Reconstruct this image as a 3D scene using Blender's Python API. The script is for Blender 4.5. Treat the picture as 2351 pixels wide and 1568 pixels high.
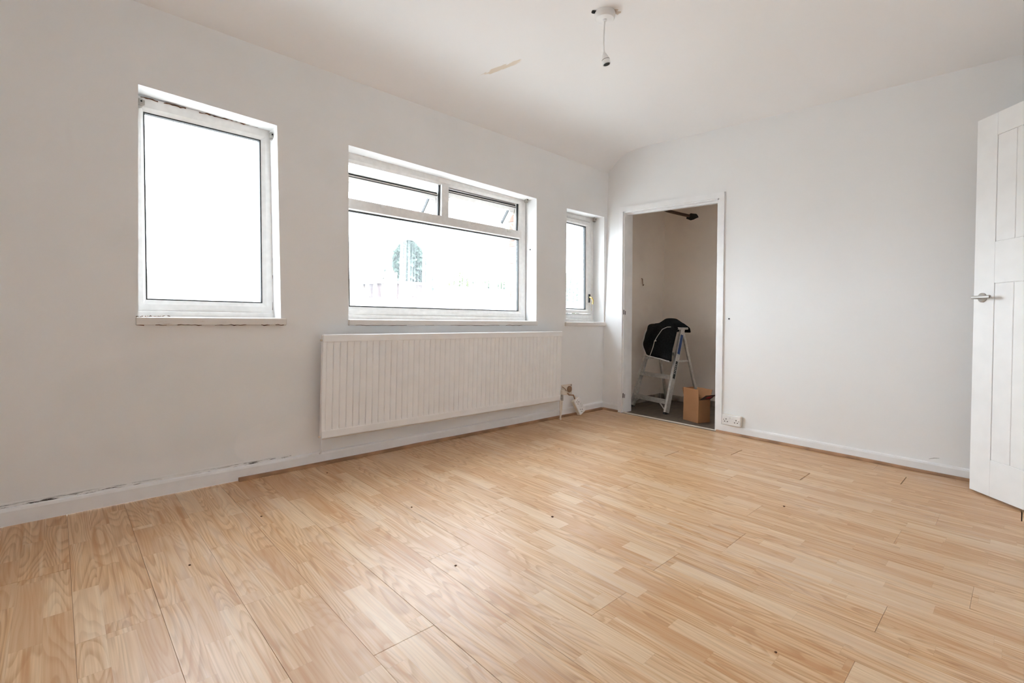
import bpy, math, random
from mathutils import Matrix, Vector, noise

random.seed(7)
scene = bpy.context.scene
COL = scene.collection
for o in list(bpy.data.objects):
    bpy.data.objects.remove(o, do_unlink=True)

# ------------------------------------------------------------------ camera, sky, exposure
def look_matrix(loc, yaw, pitch, roll):
    y, p, r = map(math.radians, (yaw, pitch, roll))
    f = Vector((math.cos(p) * math.cos(y), math.cos(p) * math.sin(y), math.sin(p)))
    rt = Vector((math.sin(y), -math.cos(y), 0))
    up = rt.cross(f)
    r2 = math.cos(r) * rt + math.sin(r) * up
    u2 = -math.sin(r) * rt + math.cos(r) * up
    m = Matrix((r2, u2, -f)).transposed().to_4x4()
    m.translation = loc
    return m

cam_data = bpy.data.cameras.new('camera')
cam = bpy.data.objects.new('camera', cam_data)
COL.objects.link(cam)
cam_data.sensor_fit = 'HORIZONTAL'
cam_data.sensor_width = 36.0
cam_data.lens = 1114.37 / 2351 * 36.0
cam_data.shift_y = -56.35 / 2351
cam_data.clip_start = 0.02
cam_data.clip_end = 500
cam.matrix_world = look_matrix((-4.036, -2.915, 0.95), 46.627, -0.569, 1.45)
scene.camera = cam

world = bpy.data.worlds.new('overcast_sky')
scene.world = world
world.use_nodes = True
bg = world.node_tree.nodes['Background']
bg.inputs['Color'].default_value = (0.82, 0.92, 1.0, 1)
bg.inputs['Strength'].default_value = 7.6

scene.view_settings.view_transform = 'Standard'
scene.view_settings.look = 'None'
scene.view_settings.gamma = 1.0
scene.view_settings.use_curve_mapping = False
scene.view_settings.exposure = 1.27
scene.cycles.max_bounces = 10
scene.cycles.diffuse_bounces = 8
scene.cycles.transparent_max_bounces = 10

# ------------------------------------------------------------------ node helpers and materials
class NT:
    def __init__(self, name):
        self.m = bpy.data.materials.new(name)
        self.m.use_nodes = True
        self.t = self.m.node_tree
        self.b = self.t.nodes['Principled BSDF']
        self.out = self.t.nodes['Material Output']

    def n(self, kind, **kw):
        nd = self.t.nodes.new(kind)
        for k, v in kw.items():
            if k.startswith('i_'):
                nd.inputs[k[2:].replace('_', ' ')].default_value = v
            else:
                setattr(nd, k, v)
        return nd

    def l(self, a, b):
        self.t.links.new(a, b)

    def val(self, x, sock):
        if hasattr(x, 'is_output'):
            self.l(x, sock)
        else:
            sock.default_value = x

    def math(self, op, a, b=0.0, c=None, clamp=False):
        nd = self.n('ShaderNodeMath', operation=op, use_clamp=clamp)
        self.val(a, nd.inputs[0])
        self.val(b, nd.inputs[1])
        if c is not None:
            self.val(c, nd.inputs[2])
        return nd.outputs[0]

    def ramp(self, x, lo, hi):
        nd = self.n('ShaderNodeMapRange', interpolation_type='SMOOTHSTEP')
        self.val(x, nd.inputs[0])
        nd.inputs[1].default_value = lo
        nd.inputs[2].default_value = hi
        return nd.outputs[0]

    def mix(self, f, a, b):
        nd = self.n('ShaderNodeMix', data_type='RGBA')
        self.val(f, nd.inputs[0])
        for i, x in ((6, a), (7, b)):
            if hasattr(x, 'is_output'):
                self.l(x, nd.inputs[i])
            else:
                nd.inputs[i].default_value = (*x, 1)
        return nd.outputs[2]

    def coord(self, kind='Object', scale=None):
        tc = self.n('ShaderNodeTexCoord')
        if scale is None:
            return tc.outputs[kind]
        mp = self.n('ShaderNodeMapping')
        mp.inputs['Scale'].default_value = scale
        self.l(tc.outputs[kind], mp.inputs[0])
        return mp.outputs[0]

    def noise(self, vec, scale=5.0, detail=3.0, rough=0.5, dist=0.0):
        nd = self.n('ShaderNodeTexNoise')
        nd.inputs['Scale'].default_value = scale
        nd.inputs['Detail'].default_value = detail
        nd.inputs['Roughness'].default_value = rough
        nd.inputs['Distortion'].default_value = dist
        self.l(vec, nd.inputs['Vector'])
        return nd.outputs[0]

    def sep(self, vec):
        nd = self.n('ShaderNodeSeparateXYZ')
        self.l(vec, nd.inputs[0])
        return nd.outputs

    def bump(self, h, strength=0.2, dist=0.01):
        nd = self.n('ShaderNodeBump')
        nd.inputs['Strength'].default_value = strength
        nd.inputs['Distance'].default_value = dist
        self.l(h, nd.inputs['Height'])
        self.l(nd.outputs[0], self.b.inputs['Normal'])

    def fin(self, col, rough=0.5, metal=0.0, spec=0.5):
        if hasattr(col, 'is_output'):
            self.l(col, self.b.inputs['Base Color'])
        else:
            self.b.inputs['Base Color'].default_value = (*col, 1)
        self.val(rough, self.b.inputs['Roughness'])
        self.b.inputs['Metallic'].default_value = metal
        self.b.inputs['Specular IOR Level'].default_value = spec
        return self.m


def plain(name, col, rough=0.5, metal=0.0, spec=0.5, var=0.06, scale=12.0):
    k = NT(name)
    v = k.noise(k.coord(), scale, 1)
    lo = tuple(c * (1 - var) for c in col)
    hi = tuple(min(1, c * (1 + var)) for c in col)
    return k.fin(k.mix(k.ramp(v, 0.3, 0.7), lo, hi), rough, metal, spec)


def mat_wall(name, base, patch, amount=0.6, flecks=False, extra=None):
    k = NT(name)
    co = k.coord()
    a = k.noise(co, 1.1, 1.5, 0.55)
    b = k.noise(co, 3.4, 2, 0.6)
    f = k.ramp(k.math('ADD', k.math('MULTIPLY', a, 0.65), k.math('MULTIPLY', b, 0.35)), 0.44, 0.62)
    col = k.mix(k.math('MULTIPLY', f, amount), base, patch)
    if flecks:
        s = k.sep(co)
        # pale filler patch and a grey damp tide mark near the radiator
        d1 = k.math('ADD', k.math('POWER', k.math('DIVIDE', k.math('ADD', s[0], 3.05), 0.30), 2.0),
                    k.math('POWER', k.math('DIVIDE', k.math('SUBTRACT', s[2], 0.17), 0.14), 2.0))
        d1 = k.math('ADD', d1, k.math('MULTIPLY', k.math('SUBTRACT', b, 0.5), 2.2))
        col = k.mix(k.math('MULTIPLY', k.math('SUBTRACT', 1.0, k.ramp(d1, 0.85, 1.0)), 0.8), col, (0.885, 0.88, 0.875))
        d2 = k.math('ADD', k.math('POWER', k.math('DIVIDE', k.math('ADD', s[0], 3.45), 0.55), 2.0),
                    k.math('POWER', k.math('DIVIDE', k.math('SUBTRACT', s[2], 0.45), 0.30), 2.0))
        d2 = k.math('ADD', d2, k.math('MULTIPLY', k.math('SUBTRACT', a, 0.5), 2.0))
        col = k.mix(k.math('MULTIPLY', k.math('SUBTRACT', 1.0, k.ramp(d2, 0.7, 1.1)), 0.35), col, (0.78, 0.79, 0.785))
    if extra:
        col = extra(k, co, col, b)
    return k.fin(col, 0.75, 0, 0.25)


def ceiling_extra(k, co, col, b):
    s = k.sep(co)
    dx = k.math('ADD', k.math('ADD', s[0], 1.93), k.math('MULTIPLY', k.math('ADD', s[1], 0.54), 0.12))
    dy = k.math('ADD', s[1], 0.54)
    d = k.math('ADD', k.math('POWER', k.math('DIVIDE', dx, 0.024), 2.0), k.math('POWER', k.math('DIVIDE', dy, 0.19), 2.0))
    fine = k.noise(k.coord('Object', (22, 5, 1)), 1.6, 2, 0.6)
    d = k.math('ADD', d, k.math('MULTIPLY', k.math('SUBTRACT', fine, 0.5), 3.6))
    return k.mix(k.math('MULTIPLY', k.math('SUBTRACT', 1.0, k.ramp(d, 0.55, 1.1)), 0.75), col, (0.72, 0.60, 0.46))


M = {}
M['wall_w'] = mat_wall('painted_plaster_window_wall', (0.866, 0.866, 0.866), (0.83, 0.834, 0.832), 0.8, True)
M['wall'] = mat_wall('painted_plaster', (0.865, 0.866, 0.866), (0.845, 0.845, 0.845), 0.6)
M['ceil'] = mat_wall('painted_ceiling', (0.89, 0.88, 0.88), (0.885, 0.88, 0.877), 0.7, False, ceiling_extra)
M['closet'] = mat_wall('bare_old_plaster', (0.86, 0.79, 0.715), (0.80, 0.725, 0.65), 0.9)
M['gloss'] = plain('white_gloss_paint', (0.87, 0.87, 0.875), 0.32, 0, 0.5, 0.02)
M['door'] = plain('white_door_paint', (0.86, 0.86, 0.855), 0.4, 0, 0.4, 0.015)
M['upvc'] = plain('white_window_plastic', (0.83, 0.82, 0.805), 0.3, 0, 0.5, 0.03, 30)
M['rad'] = plain('white_radiator_enamel', (0.885, 0.88, 0.88), 0.35, 0, 0.5, 0.015)
M['gasket'] = plain('black_rubber', (0.02, 0.022, 0.022), 0.6)
M['black'] = plain('black_plastic', (0.015, 0.015, 0.015), 0.5)
M['hole'] = plain('dark_hole', (0.01, 0.008, 0.006), 0.9)
M['steel'] = plain('dull_steel', (0.42, 0.40, 0.37), 0.35, 0.9)
M['alu'] = plain('brushed_aluminium', (0.62, 0.60, 0.56), 0.42, 0.75, 0.5, 0.1, 40)
M['brass'] = plain('old_brass', (0.55, 0.38, 0.13), 0.35, 0.9)
M['plastic'] = plain('white_plastic', (0.85, 0.845, 0.84), 0.3)
M['cream'] = plain('aged_cream_plastic', (0.76, 0.69, 0.60), 0.45)
M['bare'] = plain('bare_plaster_patch', (0.70, 0.60, 0.52), 0.85)
M['brown'] = plain('brown_bakelite', (0.30, 0.17, 0.10), 0.55)
M['crack'] = plain('rust_brown_stain', (0.13, 0.06, 0.03), 0.9, 0, 0.2, 0.5, 60)
M['card'] = plain('brown_cardboard', (0.36, 0.18, 0.088), 0.85, 0, 0.2, 0.05, 8)
M['cardin'] = plain('dark_printed_card', (0.10, 0.055, 0.04), 0.6, 0, 0.3)
M['red'] = plain('red_print', (0.55, 0.02, 0.03), 0.6)
M['cloth'] = plain('black_fleece', (0.010, 0.011, 0.012), 0.95, 0, 0.1, 0.3, 60)
M['piping'] = plain('light_grey_piping', (0.55, 0.53, 0.50), 0.8)
M['blue'] = plain('blue_sticker', (0.02, 0.06, 0.20), 0.5)
M['pipe'] = plain('rusty_brown_pipe', (0.09, 0.05, 0.03), 0.7)
M['beadw'] = plain('oak_effect_bead', (0.36, 0.20, 0.11), 0.5, 0, 0.4, 0.25, 9)
M['under'] = plain('dark_underlay', (0.10, 0.06, 0.035), 0.9)


def mat_wornsill():
    k = NT('worn_white_sill')
    co = k.coord()
    n1 = k.noise(k.coord('Object', (3, 10, 40)), 3.0, 5, 0.7)
    return k.fin(k.mix(k.math('MULTIPLY', k.ramp(n1, 0.60, 0.72), 0.7), (0.77, 0.735, 0.70), (0.40, 0.24, 0.17)), 0.5)


M['sill'] = mat_wornsill()


def mat_floor():
    k = NT('oak_effect_laminate')
    co = k.coord()
    info = k.n('ShaderNodeObjectInfo')
    rnd = info.outputs['Random']
    s = k.sep(co)
    strip = k.math('FLOOR', k.math('DIVIDE', s[0], 0.0659))
    off = k.math('ADD', k.math('MULTIPLY', strip, 0.277), k.math('MULTIPLY', rnd, 3.0))
    seg = k.math('FLOOR', k.math('DIVIDE', k.math('ADD', s[1], off), 0.42))
    cv = k.n('ShaderNodeCombineXYZ')
    k.l(strip, cv.inputs[0])
    k.l(seg, cv.inputs[1])
    k.l(k.math('MULTIPLY', rnd, 57.0), cv.inputs[2])
    wn = k.n('ShaderNodeTexWhiteNoise', noise_dimensions='3D')
    k.l(cv.outputs[0], wn.inputs['Vector'])
    w = wn.outputs['Value']
    wc = k.sep(wn.outputs['Color'])
    # contour lines of a stretched noise make the cathedral grain
    gv = k.n('ShaderNodeCombineXYZ')
    k.l(k.math('ADD', k.math('MULTIPLY', s[0], 11.0), k.math('MULTIPLY', w, 90.0)), gv.inputs[0])
    k.l(k.math('ADD', k.math('MULTIPLY', s[1], 1.25), k.math('MULTIPLY', wc[1], 40.0)), gv.inputs[1])
    k.l(k.math('MULTIPLY', w, 33.0), gv.inputs[2])
    g = k.noise(gv.outputs[0], 1.0, 1.0, 0.35)
    rings = k.math('FRACT', k.math('MULTIPLY', g, 19.0))
    rings = k.math('MULTIPLY', k.ramp(rings, 0.0, 0.55), k.math('SUBTRACT', 1.0, k.ramp(rings, 0.86, 1.0)))
    fv = k.n('ShaderNodeCombineXYZ')
    k.l(k.math('ADD', k.math('MULTIPLY', s[0], 200.0), k.math('MULTIPLY', w, 900.0)), fv.inputs[0])
    k.l(k.math('MULTIPLY', s[1], 4.0), fv.inputs[1])
    fib = k.noise(fv.outputs[0], 1.0, 1.5, 0.6)
    sv = k.n('ShaderNodeCombineXYZ')
    k.l(k.math('ADD', k.math('MULTIPLY', s[0], 42.0), k.math('MULTIPLY', w, 700.0)), sv.inputs[0])
    k.l(k.math('ADD', k.math('MULTIPLY', s[1], 1.6), k.math('MULTIPLY', rnd, 50.0)), sv.inputs[1])
    strk = k.noise(sv.outputs[0], 1.0, 2.0, 0.55)
    light = k.mix(wc[0], (0.67, 0.415, 0.215), (0.755, 0.53, 0.325))
    dark = k.mix(wc[0], (0.41, 0.205, 0.082), (0.54, 0.315, 0.155))
    gf = k.math('ADD', k.math('MULTIPLY', rings, 0.55), k.math('MULTIPLY', k.ramp(fib, 0.3, 0.7), 0.45))
    col = k.mix(gf, dark, light)
    col = k.mix(k.math('MULTIPLY', k.ramp(strk, 0.50, 0.72), 0.72), col, (0.49, 0.225, 0.08))
    col = k.mix(k.math('MULTIPLY', k.math('SUBTRACT', 1.0, k.ramp(strk, 0.28, 0.47)), 0.5), col, (0.78, 0.61, 0.42))
    tone = k.ramp(w, 0.66, 0.95)
    col = k.mix(k.math('MULTIPLY', tone, 0.6), col, (0.50, 0.25, 0.10))
    tone2 = k.ramp(wc[2], 0.7, 1.0)
    col = k.mix(k.math('MULTIPLY', tone2, 0.5), col, (0.78, 0.605, 0.42))
    # strip outline, printed
    fx = k.math('FRACT', k.math('DIVIDE', s[0], 0.0659))
    ex = k.math('MINIMUM', fx, k.math('SUBTRACT', 1.0, fx))
    fy = k.math('FRACT', k.math('DIVIDE', k.math('ADD', s[1], off), 0.42))
    ey = k.math('MINIMUM', fy, k.math('SUBTRACT', 1.0, fy))
    line = k.math('MAXIMUM', k.math('SUBTRACT', 1.0, k.ramp(ex, 0.0, 0.014)), k.math('SUBTRACT', 1.0, k.ramp(ey, 0.0, 0.0035)))
    col = k.mix(k.math('MULTIPLY', line, 0.22), col, (0.34, 0.19, 0.09))
    # worn, dusty areas
    geo = k.n('ShaderNodeNewGeometry')
    wear = k.noise(geo.outputs['Position'], 1.3, 2, 0.62)
    mp = k.n('ShaderNodeMapping')
    mp.inputs['Scale'].default_value = (26, 2.6, 1)
    k.l(geo.outputs['Position'], mp.inputs[0])
    scuff = k.noise(mp.outputs[0], 1.0, 2.5, 0.6)
    wf = k.math('MULTIPLY', k.ramp(wear, 0.46, 0.64), k.ramp(scuff, 0.35, 0.7))
    col = k.mix(k.math('MULTIPLY', wf, 0.32), col, (0.70, 0.60, 0.51))
    rough = k.math('ADD', 0.29, k.math('MULTIPLY', wear, 0.20))
    return k.fin(col, rough, 0, 0.5)


M['floor'] = mat_floor()


def mat_closet_floor():
    k = NT('dirty_old_floorboards')
    a = k.noise(k.coord('Object', (3, 14, 3)), 2.0, 5, 0.6)
    b = k.noise(k.coord(), 7.0, 4)
    return k.fin(k.mix(k.math('MULTIPLY', a, k.math('ADD', b, 0.4)), (0.035, 0.026, 0.02), (0.20, 0.15, 0.105)), 0.7)


M['cfloor'] = mat_closet_floor()


def mat_pane(name, base, streak, top, haze=(0.72, 0.75, 0.78)):
    """clear glass with dried run-off streaks on it, thicker towards the bottom bead"""
    k = NT(name)
    co = k.coord()
    s = k.sep(co)
    st = k.noise(k.coord('Object', (30, 1, 0.5)), 1.0, 2, 0.6)
    fine = k.noise(k.coord('Object', (95, 1, 1.0)), 1.0, 0, 0.5)
    comb = k.math('ADD', k.math('MULTIPLY', st, 0.75), k.math('MULTIPLY', fine, 0.25))
    h = k.math('SUBTRACT', 1.0, k.ramp(s[2], 0.0, top))
    hl = k.math('SUBTRACT', 1.0, k.ramp(k.math('ADD', s[2], k.math('MULTIPLY', k.math('SUBTRACT', comb, 0.5), 0.16)), 0.012, 0.055))
    f = k.math('ADD', base, k.math('MULTIPLY', k.math('MULTIPLY', k.ramp(comb, 0.40, 0.66), h), streak))
    f = k.math('ADD', f, k.math('MULTIPLY', hl, 0.30), clamp=True)
    tr = k.n('ShaderNodeBsdfTransparent')
    tl = k.n('ShaderNodeBsdfTranslucent')
    tl.inputs[0].default_value = (*haze, 1)
    gl = k.n('ShaderNodeBsdfGlossy')
    gl.inputs['Roughness'].default_value = 0.03
    m1 = k.n('ShaderNodeMixShader')
    k.val(f, m1.inputs[0])
    k.l(tr.outputs[0], m1.inputs[1])
    k.l(tl.outputs[0], m1.inputs[2])
    m2 = k.n('ShaderNodeMixShader')
    m2.inputs[0].default_value = 0.035
    k.l(m1.outputs[0], m2.inputs[1])
    k.l(gl.outputs[0], m2.inputs[2])
    k.l(m2.outputs[0], k.out.inputs['Surface'])
    return k.m


M['pane1'] = mat_pane('dirty_glass_pane', 0.13, 0.45, 0.40)
M['pane2'] = mat_pane('streaked_glass_pane', 0.05, 0.30, 0.72)
M['pane3'] = mat_pane('hazy_glass_pane', 0.12, 0.15, 0.5)
M['pane4'] = mat_pane('clean_glass_pane', 0.02, 0.1, 0.3)

# ------------------------------------------------------------------ mesh helpers
def link(name, me, mat, parent=None, smooth=False):
    if mat is not None:
        me.materials.append(mat)
    o = bpy.data.objects.new(name, me)
    COL.objects.link(o)
    if smooth:
        for p in me.polygons:
            p.use_smooth = True
    if parent is not None:
        o.parent = parent
        o.matrix_parent_inverse = world_matrix(parent).inverted()
    return o


def world_matrix(o):
    m = Matrix.Translation(o.location)
    if o.parent is not None:
        m = world_matrix(o.parent) @ o.matrix_parent_inverse @ m
    return m


def mesh(name, verts, faces, mat, parent=None, smooth=False):
    me = bpy.data.meshes.new(name)
    me.from_pydata([tuple(v) for v in verts], [], faces)
    me.update()
    return link(name, me, mat, parent, smooth)


def tag(o, label=None, cat=None, group=None, kind=None):
    if label:
        o['label'] = label
    if cat:
        o['category'] = cat
    if group:
        o['group'] = group
    if kind:
        o['kind'] = kind
    return o


def empty(name, loc=(0, 0, 0), **kw):
    o = bpy.data.objects.new(name, None)
    COL.objects.link(o)
    o.location = loc
    o.empty_display_size = 0.1
    return tag(o, **kw)


HEXF = [(0, 3, 2, 1), (4, 5, 6, 7), (0, 1, 5, 4), (1, 2, 6, 5), (2, 3, 7, 6), (3, 0, 4, 7)]


class MB:
    """collects boxes, bars and tubes into one mesh"""
    def __init__(self):
        self.v = []
        self.f = []

    def add(self, vs, fs):
        b = len(self.v)
        self.v += [Vector(v) for v in vs]
        self.f += [tuple(i + b for i in f) for f in fs]
        return self

    def hexa(self, pts):
        return self.add(pts, HEXF)

    def box(self, lo, hi, mtx=None, bev=0.0):
        x0, y0, z0 = lo
        x1, y1, z1 = hi
        if bev <= 0:
            vs = [(x0, y0, z0), (x1, y0, z0), (x1, y1, z0), (x0, y1, z0), (x0, y0, z1), (x1, y0, z1), (x1, y1, z1), (x0, y1, z1)]
            fs = HEXF
        else:
            b = bev
            vs, fs, idx = [], [], {}
            for i in (0, 1):
                for j in (0, 1):
                    for k in (0, 1):
                        c = [(x0, x1)[i], (y0, y1)[j], (z0, z1)[k]]
                        s = [1 if t == 0 else -1 for t in (i, j, k)]
                        for a in range(3):
                            q = [c[t] + (0 if t == a else s[t] * b) for t in range(3)]
                            idx[(i, j, k, a)] = len(vs)
                            vs.append(q)
            for a in range(3):
                u, w = (a + 1) % 3, (a + 2) % 3
                for e in (0, 1):
                    loop = []
                    for (p, r) in ((0, 0), (1, 0), (1, 1), (0, 1)):
                        t = [0, 0, 0]
                        t[a], t[u], t[w] = e, p, r
                        loop.append(idx[(*t, a)])
                    fs.append(tuple(loop if e else loop[::-1]))
            for a in range(3):
                u, w = (a + 1) % 3, (a + 2) % 3
                for p in (0, 1):
                    for r in (0, 1):
                        q = []
                        for e in (0, 1):
                            t = [0, 0, 0]
                            t[a], t[u], t[w] = e, p, r
                            q.append(tuple(t))
                        loop = [idx[(*q[0], u)], idx[(*q[0], w)], idx[(*q[1], w)], idx[(*q[1], u)]]
                        fs.append(tuple(loop if (p != r) else loop[::-1]))
            for i in (0, 1):
                for j in (0, 1):
                    for k in (0, 1):
                        loop = [idx[(i, j, k, a)] for a in range(3)]
                        fs.append(tuple(loop if (i + j + k) % 2 else loop[::-1]))
        if mtx is not None:
            vs = [mtx @ Vector(v) for v in vs]
        return self.add(vs, fs)

    def tube(self, pts, rad, seg=8, cap=True):
        pts = [Vector(p) for p in pts]
        rs = rad if isinstance(rad, (list, tuple)) else [rad] * len(pts)
        rings = []
        ref = None
        for i, p in enumerate(pts):
            d = (pts[min(i + 1, len(pts) - 1)] - pts[max(i - 1, 0)]).normalized()
            if ref is None:
                ref = Vector((0, 0, 1)) if abs(d.z) < 0.9 else Vector((1, 0, 0))
            a = d.cross(ref).normalized()
            b = a.cross(d).normalized()
            ref = b
            rings.append([p + (a * math.cos(t) + b * math.sin(t)) * rs[i] for t in (2 * math.pi * k / seg for k in range(seg))])
        vs = [v for r in rings for v in r]
        fs = []
        for i in range(len(pts) - 1):
            for k in range(seg):
                k2 = (k + 1) % seg
                fs.append((i * seg + k, i * seg + k2, (i + 1) * seg + k2, (i + 1) * seg + k))
        if cap:
            fs.append(tuple(range(seg - 1, -1, -1)))
            fs.append(tuple((len(pts) - 1) * seg + k for k in range(seg)))
        return self.add(vs, fs)

    def lathe(self, prof, seg=28, mtx=None):
        """profile of (radius, height) about local z"""
        vs, fs = [], []
        for (r, h) in prof:
            for k in range(seg):
                t = 2 * math.pi * k / seg
                vs.append(Vector((r * math.cos(t), r * math.sin(t), h)))
        for i in range(len(prof) - 1):
            for k in range(seg):
                k2 = (k + 1) % seg
                fs.append((i * seg + k, i * seg + k2, (i + 1) * seg + k2, (i + 1) * seg + k))
        fs.append(tuple(range(seg - 1, -1, -1)))
        fs.append(tuple((len(prof) - 1) * seg + k for k in range(seg)))
        if mtx is not None:
            vs = [mtx @ v for v in vs]
        return self.add(vs, fs)

    def build(self, name, mat, parent=None, smooth=False, origin=None):
        off = Vector(origin) if origin is not None else Vector((0, 0, 0))
        me = bpy.data.meshes.new(name)
        me.from_pydata([tuple(v - off) for v in self.v], [], self.f)
        me.update()
        o = link(name, me, mat, parent, smooth)
        if origin is not None:
            o.location = off
        if smooth:
            md = o.modifiers.new('edges', 'EDGE_SPLIT')
            md.split_angle = math.radians(40)
        return o


def bx(name, lo, hi, mat, parent=None, bev=0.0, mtx=None):
    return MB().box(lo, hi, mtx, bev).build(name, mat, parent)


def structure(o):
    return tag(o, kind='structure')


def frame(origin, xa, ya, za):
    m = Matrix((Vector(xa), Vector(ya), Vector(za))).transposed().to_4x4()
    m.translation = Vector(origin)
    return m

# ------------------------------------------------------------------ room shell
X0, Y0 = -5.25, -3.26          # end wall and back wall of the room
TOPW = 2.40
W1 = [(-3.757, 1.985), (-3.135, 1.965), (-3.093, 0.876), (-3.741, 0.876)]     # TL TR BR BL on the window wall
W2 = [(-2.716, 1.962), (-1.025, 1.932), (-0.992, 0.872), (-2.691, 0.872)]
W3 = [(-0.627, 1.915), (-0.050, 1.922), (-0.012, 0.866), (-0.595, 0.866)]
WINS = [W1, W2, W3]


def pierced_wall(mb, wins, xa, xb, top, y0, y1):
    """wall between y0 and y1 with leaning four-cornered openings"""
    polys = []
    pl = [(xa, 0), (xa, top)]
    for (TL, TR, BR, BL) in wins:
        polys.append([pl[0], (BL[0], 0), BL, TL, (TL[0], top), pl[1]] + ([] if pl[0] == (xa, 0) else pl[2:]))
        polys.append([(BL[0], 0), (BR[0], 0), BR, BL])
        polys.append([TL, TR, (TR[0], top), (TL[0], top)])
        pl = [(BR[0], 0), (TR[0], top), TR, BR]
    polys.append([pl[0], (xb, 0), (xb, top), pl[1]] + pl[2:])
    for y, flip in ((y0, False), (y1, True)):
        for p in polys:
            vs = [Vector((a, y, b)) for a, b in p]
            fs = tuple(range(len(vs)))
            mb.add(vs, [fs[::-1] if flip else fs])
    for q in wins:
        for i in range(4):
            a, b = q[i], q[(i + 1) % 4]
            mb.add([(a[0], y0, a[1]), (b[0], y0, b[1]), (b[0], y1, b[1]), (a[0], y1, a[1])], [(0, 1, 2, 3)])
    return mb


wl = structure(pierced_wall(MB(), WINS, X0 - 0.1, 0.0, 2.6, 0.0, 0.205).build('wall_left', M['wall_w']))

# outer brick leaf of the same wall, with real bricks at the jamb seen through the glass
def mat_brick(name, c1, c2):
    k = NT(name)
    info = k.n('ShaderNodeObjectInfo')
    n1 = k.noise(k.coord(), 40, 4)
    col = k.mix(info.outputs['Random'], c1, c2)
    return k.fin(k.mix(k.math('MULTIPLY', n1, 0.4), col, (0.12, 0.07, 0.05)), 0.9, 0, 0.2)


M['brick'] = mat_brick('facing_brick', (0.15, 0.095, 0.078), (0.27, 0.195, 0.16))
M['mortar'] = plain('grey_mortar', (0.36, 0.33, 0.29), 0.95)
O2 = [(-2.70, 1.95), (-1.040, 1.95), (-1.040, 0.86), (-2.70, 0.86)]
wo = structure(pierced_wall(MB(), [W1, O2, W3], X0 - 0.1, 1.4, 2.6, 0.212, 0.312).build('wall_outer', M['mortar']))
bk = [MB().box((0, 0, 0), (0.215, 0.1025, 0.065), None, 0.004), MB().box((0, 0, 0), (0.1025, 0.1025, 0.065), None, 0.004)]
bk_me = []
for b in bk:
    o = b.build('brick', M['brick'])
    bk_me.append(o.data)
    bpy.data.objects.remove(o)
for c in range(15):
    for j in range(3):
        o = bpy.data.objects.new('brick', bk_me[0] if (c % 2 == 0 or j) else bk_me[1])
        COL.objects.link(o)
        o.parent = wo
        x = -1.048 + (0 if j == 0 else (0.225 if c % 2 == 0 else 0.1125) + (j - 1) * 0.225)
        o.location = (x, 0.2155, 0.862 + c * 0.075)
        if j == 2 and x > -0.75:
            bpy.data.objects.remove(o)

# closet wall on the right with its opening
DQ = [(-0.196, 1.957), (-1.128, 1.945), (-1.160, 0.0), (-0.240, 0.0)]      # (y, z) corners of the clear opening
RW = 0.11


def right_wall():
    mb = MB()
    TL, TR, BR, BL = DQ
    ya, yb, top = 0.0, Y0 - 0.1, 2.62
    polys = [[(ya, 0), (BL[0], 0), TL, (TL[0], top), (ya, top)],
             [TL, TR, (TR[0], top), (TL[0], top)],
             [BR, (yb, 0), (yb, top), (TR[0], top), TR]]
    for x, flip in ((0.0, False), (RW, True)):
        for p in polys:
            vs = [Vector((x, a, b)) for a, b in p]
            fs = tuple(range(len(vs)))
            mb.add(vs, [fs if not flip else fs[::-1]])
    for a, b in ((BL, TL), (TL, TR), (TR, BR)):
        mb.add([(0, *a), (0, *b), (RW, *b), (RW, *a)], [(0, 1, 2, 3)])
    return mb.build('wall_right', M['wall'])


wr = structure(right_wall())

# back wall, behind the camera, with the doorway the white door belongs to; plain end wall
DX0, DX1 = -1.62, -0.80
mb = MB()
mb.box((X0 - 0.1, Y0 - 0.12, 0), (DX0, Y0, 2.62)).box((DX1, Y0 - 0.12, 0), (0.0, Y0, 2.62)).box((DX0, Y0 - 0.12, 2.14), (DX1, Y0, 2.62))
structure(mb.build('wall_back', M['wall']))
mb = MB().box((X0 - 0.15, Y0 - 0.12, 0), (X0, 0.0, 2.62))
structure(mb.build('wall_near', M['wall']))

# ceiling with a soft cove along the window wall
prof = [(0.03, 2.355), (0.0, 2.368), (-0.045, 2.412), (-0.092, 2.456), (-0.14, 2.490), (-0.191, 2.514), (-0.25, 2.533), (-0.312, 2.543),
        (-0.406, 2.5445), (-0.918, 2.532), (-1.6, 2.520), (-2.385, 2.508), (-3.40, 2.504)]
vs, fs = [], []
nx = 12
for i in range(nx + 1):
    x = X0 - 0.05 + (0.03 - X0 + 0.05) * i / nx
    for (y, z) in prof:
        vs.append((x, y, z))
m = len(prof)
for i in range(nx):
    for j in range(m - 1):
        fs.append((i * m + j, i * m + j + 1, (i + 1) * m + j + 1, (i + 1) * m + j))
nv = len(vs)
vs += [(X0 - 0.2, 0.3, 2.64), (0.1, 0.3, 2.64), (0.1, -3.5, 2.64), (X0 - 0.2, -3.5, 2.64)]
fs.append((nv, nv + 1, nv + 2, nv + 3))
structure(mesh('ceiling', vs, fs, M['ceil'], smooth=True))

# hall beyond the doorway, kept plain: floor, far wall, side walls, lid
structure(bx('floor_hall', (-1.85, -4.6, -0.06), (0.2, Y0 - 0.12, -0.004), M['cfloor']))
structure(bx('wall_hall', (-1.85, -4.7, 0), (0.2, -4.6, 2.5), M['wall']))
structure(bx('wall_hall_side', (-1.93, -4.7, 0), (-1.85, Y0 - 0.12, 2.5), M['wall']))
structure(bx('wall_hall_end', (0.2, -4.7, 0), (0.3, Y0 - 0.12, 2.5), M['wall']))
structure(bx('ceiling_hall', (-1.93, -4.7, 2.5), (0.3, Y0 - 0.10, 2.56), M['wall']))

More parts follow.
